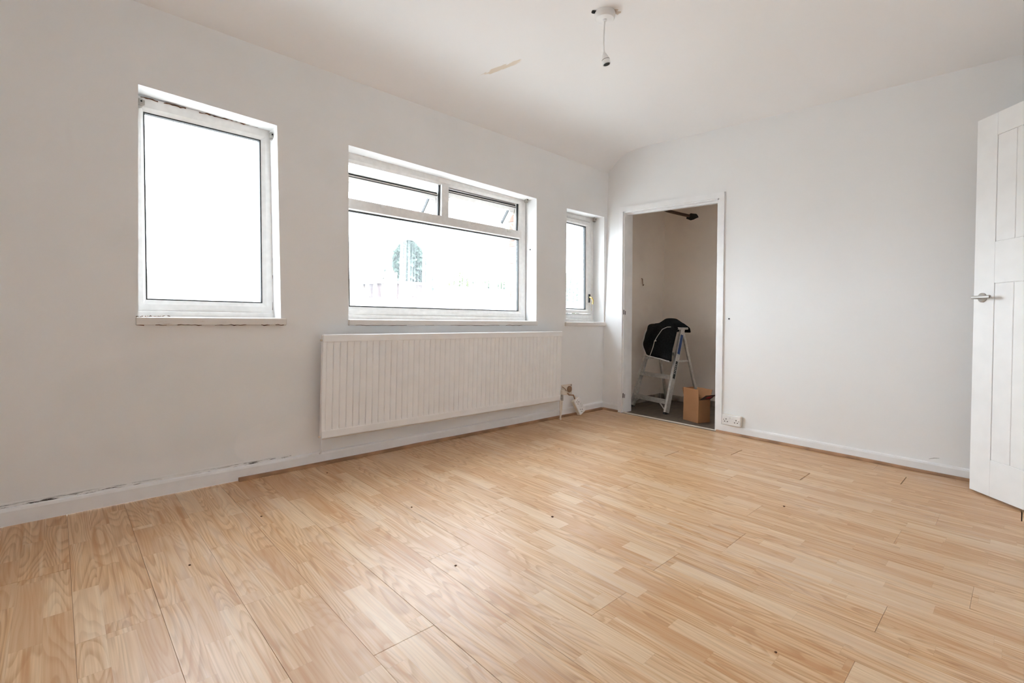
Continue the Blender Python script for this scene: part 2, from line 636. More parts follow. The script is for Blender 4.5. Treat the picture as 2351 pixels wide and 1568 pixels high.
# ------------------------------------------------------------------ floor boards
fl = structure(bx('floor', (X0 - 0.1, Y0 - 0.13, -0.06), (0.005, 0.0, -0.011), M['under']))
BW, BL_ = 0.198, 1.39
known = {4: -1.257, 2: -1.535, 3: -2.02, 1: -2.435}       # end joints read off the floor by the closet wall
rng = random.Random(3)
last = 0.3
for k in range(0, 36):
    xr = -0.22 - BW * (k - 1)
    xl = xr - BW
    xr_c = min(xr, -0.004)
    if xl < X0:
        xl = X0
    if xr_c <= xl:
        continue
    if k in known:
        s0 = known[k]
    else:
        last = (last + 0.47 + rng.random() * 0.45) % BL_
        s0 = -last
    y = s0
    while y + BL_ < 0:
        y += BL_
    ends = [-0.004]
    while y > Y0 + 0.02:
        if y < -0.03:
            ends.append(y)
        y -= BL_
    ends.append(Y0 + 0.004)
    for a, b in zip(ends[:-1], ends[1:]):
        wide = k in known
        g = 0.00025 if not wide else 0.0004
        gt = 0.0022 if (wide and (abs(a - known[k]) < 0.01 or (k == 2 and abs(a - known[k] + BL_) < 0.01))) else 0.0003
        ge = 0.0022 if (wide and (abs(b - known[k]) < 0.01 or (k == 2 and abs(b - known[k] + BL_) < 0.01))) else 0.0003
        dz = rng.uniform(-0.0005, 0.0003)
        L = a - b - ge - gt
        w = xr_c - xl - 2 * g
        c = 0.0006
        vs = [(0, 0, -0.01), (w, 0, -0.01), (w, L, -0.01), (0, L, -0.01),
              (0, 0, -c), (w, 0, -c), (w, L, -c), (0, L, -c),
              (c, c, 0), (w - c, c, 0), (w - c, L - c, 0), (c, L - c, 0)]
        fs = [(0, 1, 5, 4), (1, 2, 6, 5), (2, 3, 7, 6), (3, 0, 4, 7), (4, 5, 9, 8), (5, 6, 10, 9), (6, 7, 11, 10), (7, 4, 8, 11), (8, 9, 10, 11)]
        p = mesh('plank', vs, fs, M['floor'], fl)
        p.location = (xl + g, b + ge, dz)

# ------------------------------------------------------------------ skirting, bead, threshold
def skirt(name, ax, a, b, inward, h=0.074, t=0.016):
    """skirting board with a rounded top running along x (ax=0) or y (ax=1)"""
    pr = [(0, 0.002), (t, 0.002), (t, h - 0.014), (t * 0.8, h - 0.004), (t * 0.35, h), (0, h)]
    n = 24
    vs, fs = [], []
    for i in range(n + 1):
        u = a + (b - a) * i / n
        for (d, z) in pr:
            j = 0.0015 * noise.noise(Vector((u * 3.1, z * 20, 3))) if d > 0 else 0
            q = inward * (d + j)
            vs.append((u, q, z) if ax == 0 else (q, u, z))
    m = len(pr)
    for i in range(n):
        for j in range(m):
            j2 = (j + 1) % m
            fs.append((i * m + j, i * m + j2, (i + 1) * m + j2, (i + 1) * m + j))
    fs += [tuple(range(m)), tuple(n * m + j for j in range(m))[::-1]]
    return structure(mesh(name, vs, fs, M['gloss']))


skirt('baseboard_left', 0, X0, 0.0, -1, 0.076)
skirt('baseboard_right', 1, -1.206, Y0, -1, 0.072)
skirt('baseboard_corner', 1, 0.0, -0.196, -1, 0.072)


def bead(name, ax, a, b, off, r=0.017):
    n = 40
    vs, fs = [], []
    seg = 5
    for i in range(n + 1):
        u = a + (b - a) * i / n
        w = 1 + 0.18 * noise.noise(Vector((u * 2.3, 1.7, 0)))
        ring = [(0, 0.0)] + [(r * w * math.cos(t), r * w * math.sin(t)) for t in (math.pi / 2 * k / seg for k in range(seg + 1))]
        for d, z in ring:
            q = -(off + d)
            vs.append((u, q, z + 0.0004) if ax == 0 else (q, u, z + 0.0004))
    m = seg + 2
    for i in range(n):
        for j in range(m):
            j2 = (j + 1) % m
            fs.append((i * m + j, i * m + j2, (i + 1) * m + j2, (i + 1) * m + j))
    fs += [tuple(range(m)), tuple(n * m + j for j in range(m))[::-1]]
    return structure(mesh(name, vs, fs, M['beadw']))


bead('trim_1', 0, -3.30, -0.035, 0.0165, 0.019)
bead('trim_2', 1, -1.17, Y0 + 0.02, 0.0165, 0.018)
bead('trim_3', 1, -0.02, -0.20, 0.0165, 0.018)
structure(bx('trim_4', (-0.004, -1.158, 0.0005), (0.022, -0.243, 0.007), plain('pale_threshold_strip', (0.66, 0.60, 0.50), 0.5), None, 0.002))

# flaking, cracked paint line where the old skirting meets the window wall
def mat_flakes():
    k = NT('flaking_paint_line')
    co = k.coord()
    s = k.sep(co)
    n1 = k.noise(k.coord('Object', (6, 1, 60)), 2.2, 5, 0.7)
    band = k.math('SUBTRACT', 1.0, k.ramp(s[2], 0.080, 0.094))
    big = k.ramp(k.noise(co, 2.3, 2), 0.36, 0.48)
    m = k.math('MULTIPLY', band, k.math('MULTIPLY', k.ramp(n1, 0.5, 0.58), big))
    return k.fin(k.mix(m, (0.866, 0.866, 0.866), (0.06, 0.05, 0.045)), 0.75, 0, 0.25)


bx('flaking_paint', (-4.9, -0.0012, 0.070), (-3.02, 0.0, 0.096), mat_flakes(), wl)

# ------------------------------------------------------------------ windows
FY = 0.128          # front face of the frames
FD = 0.062          # frame depth


def quad_map(q):
    TL, TR, BR, BL = [Vector(c) for c in q]

    def f(u, v, y):
        b = BL.lerp(BR, u)
        t = TL.lerp(TR, u)
        p = b.lerp(t, v)
        return Vector((p.x, y, p.y))
    return f


def slab(fm, u0, u1, v0, v1, y0, y1):
    pts = []
    for v in (v0, v1):
        pts += [fm(u0, v, y0), fm(u1, v, y0), fm(u1, v, y1), fm(u0, v, y1)]
    return pts


def chamfer_bar(mb, A, B, C_, D_, y0, y1, ch):
    """a bar in the frame plane with corners A B (outer edge) and D C (inner edge), its inner front edge bevelled"""
    n0 = [Vector(p) for p in (A, B, C_, D_)]
    def at(p, y): return Vector((p[0], y, p[1]))
    A, B, C_, D_ = [Vector(p) for p in (A, B, C_, D_)]
    C2 = C_.lerp(B, ch)
    D2 = D_.lerp(A, ch)
    vs = [at(A, y0), at(B, y0), at(C2, y0), at(D2, y0), at(C_, y0 + 0.012), at(D_, y0 + 0.012), at(A, y1), at(B, y1), at(C_, y1), at(D_, y1)]
    fs = [(0, 1, 2, 3), (3, 2, 4, 5), (5, 4, 8, 9), (9, 8, 7, 6), (6, 7, 1, 0), (1, 7, 8, 4, 2), (6, 0, 3, 5, 9)]
    mb.add(vs, fs)
    return mb


def ring_frame(parent, outer, inner, y0, y1, mat, names=('frame_head', 'frame_jamb', 'frame_cill', 'frame_jamb'), ch=0.3):
    out = []
    for i in range(4):
        j = (i + 1) % 4
        out.append(chamfer_bar(MB(), outer[i], outer[j], inner[j], inner[i], y0, y1, ch).build(names[i], mat, parent))
    return out


def pane(parent, q, y, mat):
    TL, TR, BR, BL = q
    o = MB().add([(BL[0], y, BL[1]), (BR[0], y, BR[1]), (TR[0], y, TR[1]), (TL[0], y, TL[1]),
                  (BL[0], y + 0.004, BL[1]), (BR[0], y + 0.004, BR[1]), (TR[0], y + 0.004, TR[1]), (TL[0], y + 0.004, TL[1])],
                 [(0, 1, 2, 3)]).build('pane', mat, parent)
    # keep the origin at the pane's bottom left corner, for the streaks
    for v in o.data.vertices:
        v.co -= Vector((BL[0], 0, BL[1]))
    o.location = (BL[0], 0, BL[1])
    return o


def inset(q, d):
    """shrink a four-cornered outline by about d"""
    TL, TR, BR, BL = [Vector(c) for c in q]
    return [(TL.x + d, TL.y - d), (TR.x - d, TR.y - d), (BR.x - d, BR.y + d), (BL.x + d, BL.y + d)]


def gasket(parent, q, y, w=0.006):
    inn = inset(q, w)
    mb = MB()
    for i in range(4):
        j = (i + 1) % 4
        a, b, c, d = q[i], q[j], inn[j], inn[i]
        mb.hexa([(a[0], y, a[1]), (b[0], y, b[1]), (c[0], y, c[1]), (d[0], y, d[1]),
                 (a[0], y + 0.03, a[1]), (b[0], y + 0.03, b[1]), (c[0], y + 0.03, c[1]), (d[0], y + 0.03, d[1])])
    return mb.build('gasket', M['gasket'], parent)


def sill(parent, x0, x1, z0, z1, mat):
    mb = MB().box((x0, -0.022, z0), (x1, FY + 0.01, z1), None, 0.004)
    return mb.build('window_sill', mat, parent)


def bracket(parent, x, y, z, s=1, name='blind_bracket'):
    mb = MB()
    mb.box((x - 0.012, y, z - 0.020), (x + 0.012, y + 0.024, z + 0.020), None, 0.003)
    mb.box((x - 0.012 - 0.006 * s, y - 0.010, z - 0.014), (x + 0.012 - 0.006 * s, y + 0.004, z + 0.012), None, 0.002)
    o = mb.build(name, M['steel'], parent)
    MB().tube([(x - 0.004 * s, y - 0.012, z + 0.004), (x - 0.004 * s, y - 0.008, z + 0.004)], 0.004, 8).build('screw', M['hole'], o)
    return o


def shabby_line(parent, a, b, rad, seed, mat, name='crack', gaps=0.45):
    r = random.Random(seed)
    mb = MB()
    a, b = Vector(a), Vector(b)
    n = 46
    run = []
    for i in range(n + 1):
        t = i / n
        p = a.lerp(b, t) + Vector((0, 0, 1)) * r.uniform(-0.003, 0.003)
        if noise.noise(Vector((t * 9 + seed * 7.3, seed, 0))) > gaps - 0.5:
            run.append(p)
        else:
            if len(run) > 1:
                mb.tube(run, [rad * r.uniform(0.4, 1.3) for _ in run], 5)
            run = []
    if len(run) > 1:
        mb.tube(run, [rad * r.uniform(0.4, 1.3) for _ in run], 5)
    return mb.build(name, mat, parent)


# window 1: one fixed light
w1 = structure(empty('window_1', (-3.42, FY, 0.88)))
o1 = [(-3.760, 1.975), (-3.112, 1.975), (-3.085, 0.893), (-3.735, 0.893)]
g1 = [(-3.722, 1.906), (-3.179, 1.906), (-3.152, 0.965), (-3.697, 0.966)]
ring_frame(w1, o1, g1, FY, FY + FD, M['upvc'])
bx('cill_extension', (-3.735, FY - 0.012, 0.878), (-3.09, FY + 0.05, 0.910), M['upvc'], w1, 0.003)
gasket(w1, g1, FY + 0.013)
pane(w1, inset(g1, 0.004), FY + 0.03, M['pane1'])
sill(w1, -3.752, -3.068, 0.842, 0.882, M['sill'])
bracket(w1, -3.135, 0.075, 1.925, 1)
bracket(w1, -3.739, 0.098, 1.935, -1)
shabby_line(w1, (-3.735, FY - 0.002, 1.972), (-3.19, FY - 0.002, 1.968), 0.0030, 3, M['crack'], gaps=0.36)
shabby_line(w1, (-3.12, FY - 0.002, 1.955), (-3.10, FY - 0.002, 0.93), 0.0012, 5, M['crack'], gaps=0.5)
shabby_line(w1, (-3.75, -0.022, 0.844), (-3.07, -0.022, 0.844), 0.0020, 9, M['crack'], gaps=0.4)
shabby_line(w1, (-3.75, -0.010, 0.884), (-3.60, FY - 0.02, 0.884), 0.0022, 12, M['crack'], gaps=0.3)

# window 2: fixed light below two open top-hung lights
w2 = structure(empty('window_2', (-1.86, FY, 0.88)))
o2 = [(-2.72, 1.965), (-1.035, 1.945), (-1.000, 0.890), (-2.69, 0.890)]
i2 = [(-2.660, 1.898), (-1.100, 1.893), (-1.073, 0.958), (-2.626, 0.959)]
ring_frame(w2, o2, i2, FY, FY + FD, M['upvc'])
bx('cill_extension', (-2.69, FY - 0.012, 0.874), (-1.005, FY + 0.05, 0.906), M['upvc'], w2, 0.003)
chamfer_bar(MB(), (-2.652, 1.665), (-1.090, 1.656), (-1.088, 1.588), (-2.650, 1.592), FY - 0.001, FY + FD, 0.12).build('transom', M['upvc'], w2)
chamfer_bar(MB(), (-1.922, 1.90), (-1.918, 1.66), (-1.846, 1.66), (-1.851, 1.90), FY - 0.0005, FY + FD, 0.12).build('mullion', M['upvc'], w2)
g2 = [(-2.648, 1.590), (-1.087, 1.587), (-1.073, 0.958), (-2.626, 0.959)]
gasket(w2, g2, FY + 0.013, 0.007)
pane(w2, inset(g2, 0.005), FY + 0.03, M['pane2'])
sill(w2, -2.695, -0.99, 0.840, 0.878, M['sill'])
bracket(w2, -1.055, 0.085, 1.925, 1)
shabby_line(w2, (-2.70, FY - 0.002, 1.962), (-1.06, FY - 0.002, 1.946), 0.0010, 21, M['crack'], gaps=0.5)
shabby_line(w2, (-2.69, -0.022, 0.842), (-1.0, -0.022, 0.842), 0.0013, 23, M['crack'], gaps=0.4)
for xk, zk in ((-2.40, 1.645), (-2.05, 1.640), (-1.62, 1.642), (-1.22, 1.638)):
    bx('keep_cover', (xk - 0.022, FY - 0.004, zk - 0.008), (xk + 0.022, FY + 0.002, zk + 0.010), M['upvc'], w2, 0.002)
MB().tube([(-1.010, 0.075, 1.50), (-1.0165, 0.075, 1.50)], 0.006, 10).build('screw_hole', M['hole'], w2)


def vent(x0, x1, ztop, ang, hgt=0.235):
    """top-hung sash swung outwards about its top edge, carried on two friction stays"""
    sh = empty('sash', (0, 0, 0))
    sh.parent = w2
    sh.matrix_parent_inverse = world_matrix(w2).inverted()
    a = math.radians(ang)
    m = frame((x0, FY + 0.030, ztop), (1, 0, 0), (0, math.cos(a), math.sin(a)), (0, -math.sin(a), math.cos(a)))
    L = x1 - x0
    fw = 0.048
    def part(name, lo, hi, mat, bev=0.003):
        return MB().box(lo, hi, m, bev).build(name, mat, sh)
    part('sash_top_rail', (0, 0, -fw), (L, 0.055, 0), M['upvc'])
    part('sash_bottom_rail', (0, 0, -hgt), (L, 0.055, -hgt + fw), M['upvc'])
    part('sash_stile', (0, 0, -hgt + fw), (fw, 0.055, -fw), M['upvc'])
    part('sash_stile', (L - fw, 0, -hgt + fw), (L, 0.055, -fw), M['upvc'])
    part('weather_seal', (0.004, 0.010, -0.0005), (L - 0.004, 0.022, 0.006), M['gasket'], 0.001)
    part('weather_seal', (0.004, -0.004, -0.010), (L - 0.004, 0.001, -0.005), M['gasket'], 0.001)
    part('glazing_seal', (L - fw - 0.005, 0.012, -hgt + fw), (L - fw, 0.04, -fw), M['gasket'], 0.001)
    part('glazing_seal', (fw, 0.012, -fw - 0.004), (L - fw, 0.04, -fw), M['gasket'], 0.001)
    gp = [m @ Vector(v) for v in ((fw, 0.03, -hgt + fw), (L - fw, 0.03, -hgt + fw), (L - fw, 0.03, -fw), (fw, 0.03, -fw))]
    mesh('sash_pane', gp, [(0, 1, 2, 3)], M['pane4'], sh)
    for xs in (x0 + 0.004, x1 - 0.004):
        p0 = Vector((xs, FY + 0.05, 1.672))
        pm = m @ Vector((xs - x0, 0.020, -hgt * 0.62))
        pt = m @ Vector((xs - x0, 0.020, -0.02))
        mb = MB()
        for (q, r_) in ((p0, pm), (pt, pm), (Vector((xs, FY + 0.05, 1.66)), Vector((xs, FY + 0.05, 1.89)))):
            d = (r_ - q)
            ln = d.length
            z = d.normalized()
            xa = Vector((1, 0, 0))
            ya = z.cross(xa).normalized()
            mb.box((-0.0015, -0.007, 0), (0.0015, 0.007, ln), frame(q, xa, ya, z))
        mb.build('friction_stay', M['steel'], sh)
    # fastener handle on the bottom rail
    return m, sh


m_l, s_l = vent(-2.648, -1.932, 1.822, 40)
m_r, s_r = vent(-1.842, -1.112, 1.868, 38)
for mm, sh, L in ((m_l, s_l, 0.716), (m_r, s_r, 0.730)):
    mb = MB().box((L * 0.28 - 0.012, -0.012, -0.215), (L * 0.28 + 0.012, 0.0, -0.16), mm, 0.003)
    mb.box((L * 0.28 - 0.007, -0.030, -0.20), (L * 0.28 + 0.007, -0.012, -0.10), mm, 0.003)
    mb.build('sash_handle', M['plastic'], sh)
for xs, zt in ((-1.934, 1.66), (-1.112, 1.655)):
    MB().box((xs, FY + 0.02, zt), (xs + 0.010, FY + 0.034, 1.895)).build('frame_seal', M['gasket'], w2)

# window 3: narrow side-hung light by the corner
w3 = structure(empty('window_3', (-0.3, FY, 0.87)))
o3 = [(-0.63, 1.930), (-0.058, 1.930), (-0.020, 0.885), (-0.60, 0.885)]
i3 = [(-0.56, 1.872), (-0.108, 1.872), (-0.068, 0.952), (-0.53, 0.952)]
ring_frame(w3, o3, i3, FY, FY + FD, M['upvc'])
g3 = [(-0.515, 1.828), (-0.171, 1.826), (-0.138, 0.994), (-0.48, 0.995)]
ring_frame(w3, [(-0.562, 1.869), (-0.111, 1.869), (-0.072, 0.955), (-0.532, 0.955)], g3, FY - 0.008, FY + FD - 0.01, M['upvc'],
           ('sash_rail', 'sash_stile', 'sash_rail', 'sash_stile'))
gasket(w3, g3, FY + 0.006, 0.007)
pane(w3, inset(g3, 0.005), FY + 0.025, M['pane3'])
MB().tube([(-0.1095, FY + 0.001, 1.868), (-0.0705, FY + 0.001, 0.956)], 0.0022, 6).build('sash_gap', M['crack'], w3)
MB().tube([(-0.555, FY + 0.001, 1.8715), (-0.112, FY + 0.001, 1.8715)], 0.0014, 6).build('sash_gap', M['crack'], w3)
bx('cill_extension', (-0.60, FY - 0.012, 0.868), (-0.025, FY + 0.05, 0.900), M['upvc'], w3, 0.003)
sill(w3, -0.612, -0.003, 0.834, 0.872, M['sill'])
bracket(w3, -0.085, 0.085, 1.900, 1)
hd = bx('handle', (-0.122, FY - 0.022, 1.065), (-0.100, FY - 0.006, 1.150), M['black'], w3, 0.003)
MB().tube([(-0.111, FY - 0.02, 1.12), (-0.111, FY - 0.045, 1.115), (-0.100, FY - 0.055, 1.09), (-0.098, FY - 0.052, 1.05)], [0.008, 0.008, 0.007, 0.006], 8).build('handle_lever', M['brass'], hd)
bx('handle_tag', (-0.095, FY - 0.03, 0.985), (-0.083, FY - 0.026, 1.075), M['cream'], w3, 0.001)

# ------------------------------------------------------------------ closet
CX, CYL, CYR, CZ = 1.065, -0.04, -1.32, 2.35
structure(bx('floor_closet', (0.024, CYR - 0.05, -0.05), (CX + 0.05, CYL + 0.05, -0.001), M['cfloor']))
structure(bx('wall_closet_back', (CX, CYR - 0.1, -0.02), (CX + 0.08, CYL + 0.1, 2.62), M['closet']))
structure(bx('wall_closet_left', (RW, CYL, -0.02), (CX, CYL + 0.06, 2.62), M['closet']))
structure(bx('wall_closet_right', (RW, CYR - 0.06, -0.02), (CX, CYR, 2.62), M['closet']))
structure(bx('ceiling_closet', (RW, CYR - 0.06, CZ), (CX + 0.05, CYL + 0.06, CZ + 0.05), M['closet']))
mskirt = plain('grubby_old_skirting', (0.34, 0.30, 0.25), 0.6, 0, 0.3, 0.4, 9)
structure(bx('baseboard_closet_back', (CX - 0.018, CYR, 0.0), (CX - 0.0005, CYL - 0.018, 0.062), mskirt, None, 0.004))
structure(bx('baseboard_closet_left', (RW, CYL - 0.018, 0.0), (CX - 0.018, CYL - 0.0005, 0.062), mskirt, None, 0.004))

# closet doorway: lining, stops, architrave
d1 = structure(empty('door_1', (0, -0.69, 0)))


def dq(t, v, x):
    """point in the closet opening: t from the corner side, v up"""
    TL, TR, BR, BL = [Vector(c) for c in DQ]
    p = BL.lerp(BR, t).lerp(TL.lerp(TR, t), v)
    return Vector((x, p.x, p.y))


AW = 0.045
for name, a, b in (('architrave', 0, 0), ('architrave', 1, 1)):
    s = 1 if a == 0 else -1
    mb = MB()
    pts = []
    for v, ex in ((0.0, 0.0), (1.0, AW)):
        y0 = dq(a, v, 0).y + s * 0.004
        y1 = y0 + s * AW
        z0 = dq(a, v, 0).z
        pts += [(-0.014, y0, z0), (-0.014, y1, z0 + ex), (0.0, y1, z0 + ex), (0.0, y0, z0)]
    mb.hexa(pts).build(name, M['gloss'], d1)
pts = []
for t, s in ((0, 1), (1, -1)):
    p = dq(t, 1, 0)
    y0, y1 = p.y + s * 0.004, p.y + s * (0.004 + AW)
    pts += [(-0.014, y0, p.z), (-0.014, y1, p.z + AW), (0.0, y1, p.z + AW), (0.0, y0, p.z)]
MB().hexa(pts).build('architrave', M['gloss'], d1)
# lining boards (thin) and door stops
for t, s in ((0, -1), (1, 1)):
    pts = []
    for v in (0.0, 1.0):
        p = dq(t, v, 0)
        pts += [(-0.002, p.y, p.z), (RW + 0.03, p.y, p.z), (RW + 0.03, p.y + s * 0.010, p.z), (-0.002, p.y + s * 0.010, p.z)]
    MB().hexa(pts).build('lining', M['gloss'], d1)
pts = []
for t in (0, 1):
    p = dq(t, 1, 0)
    pts += [(-0.002, p.y, p.z), (RW + 0.03, p.y, p.z), (RW + 0.03, p.y, p.z - 0.012), (-0.002, p.y, p.z - 0.012)]
MB().hexa(pts).build('lining', M['gloss'], d1)
pts = []
for t in (0, 1):
    p = dq(t, 1, 0)
    pts += [(0.045, p.y, p.z - 0.012), (0.075, p.y, p.z - 0.012), (0.075, p.y, p.z - 0.026), (0.045, p.y, p.z - 0.026)]
MB().hexa(pts).build('door_stop', M['gloss'], d1)
for z in (0.985, 0.175):
    y = dq(0, z / 1.95, 0).y
    o = bx('hinge_plate', (0.004, y - 0.0125, z - 0.030), (0.030, y - 0.009, z + 0.030), M['gloss'], d1, 0.001)
    MB().tube([(-0.005, y - 0.011, z - 0.03), (-0.005, y - 0.011, z + 0.015)], 0.004, 8).build('hinge_pin', M['black'], o)
    MB().tube([(0.017, y - 0.014, z - 0.032), (0.017, y - 0.014, z + 0.004)], 0.003, 6).build('chipped_edge', M['hole'], o)
for z in (1.72, 0.985):
    y = dq(1, z / 1.95, 0).y
    bx('hinge_plate', (0.004, y + 0.009, z - 0.03), (0.030, y + 0.0135, z + 0.03), M['gloss'], d1, 0.001)

# closet pipe, wall hole, hook, chipped edge
pp = structure(MB().tube([(0.25, -0.06, 2.20), (0.83, -0.195, 2.10), (1.062, -0.33, 2.062)], 0.017, 10).build('trim_5', M['pipe'], None, True))
tag(pp, 'rusty brown pipe crossing the top of the closet', 'pipe')
del pp['kind']
pp.name = 'pipe'
r2 = random.Random(4)
ang = [2 * math.pi * i / 14 for i in range(14)]
hv = [(CX - 0.0015, -0.365 + 0.075 * math.cos(a) * r2.uniform(0.8, 1.15), 2.052 + 0.036 * math.sin(a) * r2.uniform(0.75, 1.2)) for a in ang]
hole = mesh('wall_hole', hv + [(CX + 0.0, v[1], v[2]) for v in hv], [tuple(range(14))[::-1]], M['hole'])
hole.parent = bpy.data.objects['wall_closet_back']
tag(MB().tube([(0.60, CYL - 0.001, 1.35), (0.60, CYL - 0.012, 1.345), (0.60, CYL - 0.016, 1.30), (0.585, CYL - 0.03, 1.27), (0.57, CYL - 0.045, 1.272), (0.565, CYL - 0.05, 1.285)], 0.004, 8).build('coat_hook', M['brown'], None, True),
    'small brown coat hook on the closet side wall above the stepladder', 'hook')
MB().tube([(0.42, CYL - 0.02, 2.10), (0.47, CYL - 0.012, 2.105), (0.53, CYL - 0.012, 2.10), (0.56, CYL - 0.016, 2.08)], 0.006, 8).build('pipe_stub', M['pipe'], pp)
shabby_line(bpy.data.objects['wall_closet_left'], (0.41, CYL - 0.001, 2.15), (0.30, CYL - 0.001, 0.9), 0.004, 31, M['cream'], 'paint_flake', 0.35)

# ------------------------------------------------------------------ panelled white door standing open
d2 = structure(empty('door_2', (-0.8, -3.25, 0)))
A = Vector((-0.221, -2.716, 0))
tdir = Vector((-0.735, -0.678, 0)).normalized()
ndir = Vector((tdir.y, -tdir.x, 0))                 # room side of the leaf
if ndir.x > 0:
    ndir = -ndir
LEAN = 0.0124                                        # the leaf hangs a little out of plumb
DM = frame(A + Vector((0, 0, 0.009)), tdir * math.cos(LEAN) + Vector((0, 0, math.sin(LEAN))), ndir, Vector((0, 0, math.cos(LEAN))) - tdir * math.sin(LEAN))     # local x along the leaf, y out of the face, z up
DWd, DH, DT = 0.80, 2.10, 0.038


def dpart(name, lo, hi, mat, parent=d2, bev=0.0, loc=True):
    return MB().box(lo, hi, DM, bev).build(name, mat, parent)


dpart('leaf_core', (0.002, -DT + 0.003, 0.002), (DWd - 0.002, -0.006, DH - 0.002), M['door'])
ST = 0.125
for nm, lo, hi in (('stile', (0, -DT, 0), (ST, 0, DH)), ('stile', (DWd - ST, -DT, 0), (DWd, 0, DH)),
                   ('rail', (ST, -DT, 0), (DWd - ST, 0, 0.197)), ('rail', (ST, -DT, 1.166), (DWd - ST, 0, 1.392)), ('rail', (ST, -DT, 1.976), (DWd - ST, 0, DH))):
    dpart(nm, lo, hi, M['door'], d2, 0.0012)
nb = 5
bw = (DWd - 2 * ST) / nb
for z0, z1 in ((0.197, 1.166), (1.392, 1.976)):
    for i in range(nb):
        dpart('panel_board', (ST + i * bw + 0.0012, -DT + 0.002, z0 + 0.002), (ST + (i + 1) * bw - 0.0012, -0.0022, z1 - 0.002), M['door'], d2, 0.002)
hs = 0.058
ho = MB().lathe([(0.0265, 0.0), (0.0265, 0.006), (0.022, 0.009), (0.010, 0.010)], 24, DM @ frame((hs, 0, 1.088), (1, 0, 0), (0, 0, -1), (0, 1, 0))).build('handle', M['steel'], d2, True)
hl = MB().tube([DM @ Vector(p) for p in ((hs, 0.005, 1.088), (hs, 0.050, 1.088))], 0.009, 12).build('spindle', M['steel'], ho, True)
MB().box((hs - 0.012, 0.044, 1.079), (hs + 0.105, 0.056, 1.097), DM, 0.004).build('lever', M['steel'], ho)

# ------------------------------------------------------------------ radiator
rad = empty('radiator', (-1.83, -0.08, 0.17), label='long white ribbed panel radiator under the wide window', cat='radiator')
RX0, RX1, RZ0, RZ1, RY = -2.888, -0.757, 0.176, 0.792, -0.100
pitch = 0.0426
zs = [(RZ0, 'e'), (RZ0 + 0.006, 's'), (RZ0 + 0.044, 's'), (RZ0 + 0.050, 'm'), (RZ0 + 0.062, 'f'), (RZ1 - 0.060, 'f'), (RZ1 - 0.048, 'm'), (RZ1 - 0.042, 's'), (RZ1 - 0.005, 's'), (RZ1, 'e')]
nr = int((RX1 - RX0 - 0.03) / pitch)
start = RX0 + 0.015 + ((RX1 - RX0 - 0.03) - nr * pitch) / 2
xs = [RX0, RX0 + 0.004]
gp = [0, 0]
for r in range(nr):
    for fr, d in ((0.03, 0.6), (0.10, 0.08), (0.25, 0.0), (0.5, 0.0), (0.75, 0.0), (0.90, 0.08), (0.97, 0.6)):
        xs.append(start + (r + fr) * pitch)
        gp.append(d)
    xs.append(start + (r + 1) * pitch)
    gp.append(1.0)
xs += [RX1 - 0.004, RX1]
gp += [0, 0]
vs, fs = [], []
for (z, t) in zs:
    for i, x in enumerate(xs):
        edge = 0.006 if i in (0, len(xs) - 1) else 0.0
        dep = {'e': 0.006, 's': 0.0, 'm': 0.003, 'f': 0.0035}[t]
        rib = gp[i] * 0.0085 if t == 'f' else (gp[i] * 0.004 if t == 'm' else 0)
        vs.append((x, RY + max(dep, edge) + rib, z))
n = len(xs)
for i in range(len(zs) - 1):
    for j in range(n - 1):
        fs.append((i * n + j, i * n + j + 1, (i + 1) * n + j + 1, (i + 1) * n + j))
mesh('front_panel', vs, fs, M['rad'], rad)
MB().box((RX0 + 0.002, RY + 0.012, RZ0 + 0.004), (RX1 - 0.002, -0.062, RZ1 - 0.004), None, 0.004).build('panel_body', M['rad'], rad)
MB().box((RX0 + 0.03, -0.0615, RZ0 + 0.03), (RX1 - 0.03, -0.036, RZ1 - 0.03), None, 0.003).build('convector', M['rad'], rad)
for x in (RX0 + 0.25, RX1 - 0.25):
    bx('bracket', (x - 0.02, -0.036, RZ0 + 0.05), (x + 0.02, -0.0005, RZ1 - 0.08), M['rad'], rad)
bx('grimy_seam', (RX0 + 0.01, RY + 0.013, RZ0 - 0.006), (RX1 - 0.01, -0.062, RZ0 + 0.003), M['cream'], rad)
for z in (RZ0 + 0.012, RZ1 - 0.035):
    MB().tube([(RX0 + 0.001, -0.082, z), (RX0 - 0.010, -0.082, z)], 0.006, 10).build('end_plug', M['cream'], rad)
vl = MB().tube([(RX1, -0.080, 0.195), (RX1 + 0.035, -0.080, 0.195)], 0.012, 12).tube([(RX1 + 0.040, -0.080, 0.17), (RX1 + 0.040, -0.080, 0.225)], [0.014, 0.012], 12).build('valve', M['steel'], rad, True)
MB().tube([(RX1 + 0.040, -0.080, 0.225), (RX1 + 0.040, -0.080, 0.262)], [0.017, 0.015], 14).build('valve_cap', M['cream'], vl, True)
MB().tube([(RX1 + 0.016, -0.080, 0.18), (RX1 + 0.014, -0.085, 0.12), (RX1 + 0.024, -0.083, 0.0)], 0.0075, 10).build('pipe', M['cream'], vl, True)
MB().tube([(RX1 + 0.043, -0.078, 0.17), (RX1 + 0.045, -0.075, 0.10), (RX1 + 0.045, -0.060, 0.0)], 0.0075, 10).build('pipe', M['cream'], vl, True)
MB().tube([(RX0 + 0.01, -0.080, 0.178), (RX0 + 0.008, -0.080, 0.145), (RX0 + 0.016, -0.070, 0.10), (RX0 + 0.012, -0.055, 0.080)], 0.0055, 8).build('air_pipe', M['gloss'], rad, True)

